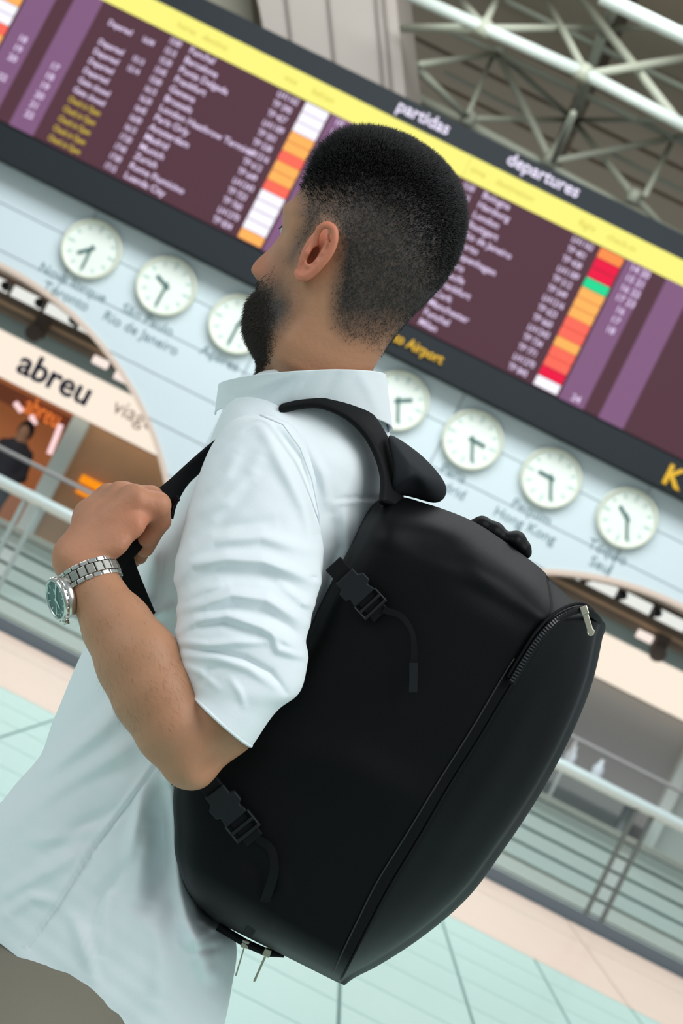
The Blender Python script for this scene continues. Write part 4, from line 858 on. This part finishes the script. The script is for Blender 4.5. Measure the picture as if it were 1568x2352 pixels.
# ================================================================== wrist watch
M_st = mat('steel', srgb(206, 206, 200), .25, 1.0); M_stb = mat('steel_brushed', srgb(176, 176, 168), .42, 1.0); M_dial = mat('dial_teal', srgb(36, 82, 80), .4); M_lume = mat('lume', srgb(225, 238, 232), .4)
wc = pw(131, 1377, -152)
wa = thing('wristwatch', 'steel wristwatch with teal dial on the man\'s left wrist', 'watch', wc)
nrm = CR*(-.80)-CU*(.20)-CF*.55; nrm /= np.linalg.norm(nrm)
e1 = -CR*.20+CU*.98; e1 -= nrm*(e1@nrm); e1 /= np.linalg.norm(e1); e2 = np.cross(nrm, e1)
RW = .0222
MB().ring(wc-nrm*.009, nrm, [(.001, -.003), (RW*.9, -.003), (RW*.985, 0), (RW*.985, .0068), (RW*.9, .0075), (.001, .0075)], 64, False).build('case', M_st, wa, True)
bz = MB()
bz.ring(wc-nrm*.0005, nrm, [(RW*.86, -.002), (RW*1.0, -.002), (RW*1.0, .0006), (RW*.94, .0028), (RW*.86, .003)], 64); bez = bz.build('bezel', M_st, wa, True)
for k in range(24):
    a = 2*math.pi*k/24; e = math.cos(a)*e1+math.sin(a)*e2; t = -math.sin(a)*e1+math.cos(a)*e2
    MB().obox(wc+e*RW*1.0-nrm*.001, e*.0008, t*.0013, nrm*.0014).build('knurl', M_st, bez)
dial = MB().disc(wc-nrm*.0005, nrm, RW*.865, .0012, 48).build('dial', M_dial, wa)
M_cry = M_glass.copy(); M_cry.name = 'watch_crystal'; M_cry.node_tree.nodes['Mix Shader'].inputs[0].default_value = .035
gl_ = MB().disc(wc+nrm*.0022, nrm, RW*.86, .0006, 48).build('crystal', M_cry, wa)
top = wc+nrm*.0009
for k in range(12):
    if k in (6, 0): continue
    a = math.pi*k/6; e = math.cos(a)*e1+math.sin(a)*e2; t = -math.sin(a)*e1+math.cos(a)*e2
    MB().obox(top+e*RW*.72, e*RW*.085, t*.0006, nrm*.0002).build('hour_marker', M_lume, dial)
ux = -e1; 
text_mesh('numeral', '12', top-e1*RW*.66+e2*RW*.2*0+ux*0-np.cross(nrm, -e1)*(-.0005)-np.cross(-e1, nrm)*.0035, np.cross(-e1, nrm), -e1, .0085, M_lume, dial, .0003)
text_mesh('numeral', '6', top+e1*RW*.5-np.cross(-e1, nrm)*.0022, np.cross(-e1, nrm), -e1, .0085, M_lume, dial, .0003)
def hand(nm, ang, L_, w):
    a = math.radians(ang); e = math.cos(a)*e1+math.sin(a)*e2; t = -math.sin(a)*e1+math.cos(a)*e2
    MB().obox(top+nrm*.0006+e*L_*.42, e*L_*.58, t*w, nrm*.0002).build(nm, M_lume, dial)
hand('minute_hand', -28, RW*.78, .0007); hand('hour_hand', 205, RW*.46, .0009); hand('second_hand', 160, RW*.7, .0003)
MB().disc(top+nrm*.0004, nrm, .0016, .0008, 16).build('hand_hub', M_lume, dial)
MB().disc(wc-nrm*.005-e1*RW*1.0+e2*RW*.1, -e1, .0032, .0045, 20).build('crown', M_st, wa, True)
# bracelet: links round the wrist
wcx, wcy, wcz = 203, 1330, -106; ax = np.array([.36, .86, -.28]); ax /= np.linalg.norm(ax)
er = np.array([.92, -.38, -.10]); er -= ax*(er@ax); er /= np.linalg.norm(er); ez = np.cross(ax, er); ez = ez if ez[2] < 0 else -ez
NL = 22; RA, RB = 72, 69
def on_ring(a, off): return np.array([wcx, wcy, wcz])+RA*math.cos(a)*er+RB*math.sin(a)*ez+off*ax
for k in range(NL):
    a = 2*math.pi*(k+.5)/NL
    if abs(a-math.pi) < .30: continue
    p = on_ring(a, 0); t = on_ring(a+.01, 0)-on_ring(a-.01, 0); t /= np.linalg.norm(t); n_ = np.cross(t, ax)
    half = math.pi*(RA+RB)/2/NL*.94
    for off, hw, pr in ((0, 11.5, 5.5), (-17.5, 5.2, 4.6), (17.5, 5.2, 4.6)):
        sh = half if off == 0 else 0
        aa = a+(math.pi/NL if off else 0); p = on_ring(aa, off); t = on_ring(aa+.01, 0)-on_ring(aa-.01, 0); t /= np.linalg.norm(t); n_ = np.cross(t, ax)
        Q = [p+i*t*half+j*ax*hw+kk*n_*pr for kk in (-1, 1) for (i, j) in ((-1,-1),(1,-1),(1,1),(-1,1))]
        l_ = MB().add(PW(Q), [(0,3,2,1),(4,5,6,7),(0,1,5,4),(1,2,6,5),(2,3,7,6),(3,0,4,7)]).build('link', M_stb if off == 0 else M_st, wa); bevel(l_, .0008)
for sgn in (-1, 1):
    for of2 in (-.6, .6):
        p0 = wc-nrm*.004+e2*0+ (PW([np.array([wcx, wcy, wcz])+ax*20*of2/.6*1.0])[0]-PW([np.array([wcx, wcy, wcz])])[0])*0
e_up = e1
for s1 in (1,):
    for of2 in (-17, 17):
        a0 = math.pi-.42; q0 = on_ring(a0, of2); q1 = np.array([150, 1366, -150.0])+ax*of2*1.25
        t = q1-q0; L_ = np.linalg.norm(t); t /= L_; n_ = np.cross(t, ax); n_ /= np.linalg.norm(n_); c = (q0+q1)/2
        Q = [c+i*t*L_*.55+j*ax*5.5+kk*n_*6 for kk in (-1, 1) for (i, j) in ((-1,-1),(1,-1),(1,1),(-1,1))]
        l_ = MB().add(PW(Q), [(0,3,2,1),(4,5,6,7),(0,1,5,4),(1,2,6,5),(2,3,7,6),(3,0,4,7)]).build('lug', M_st, wa); bevel(l_, .001)
for o in bpy.data.objects:
    if '_b' in o: del o['_b']
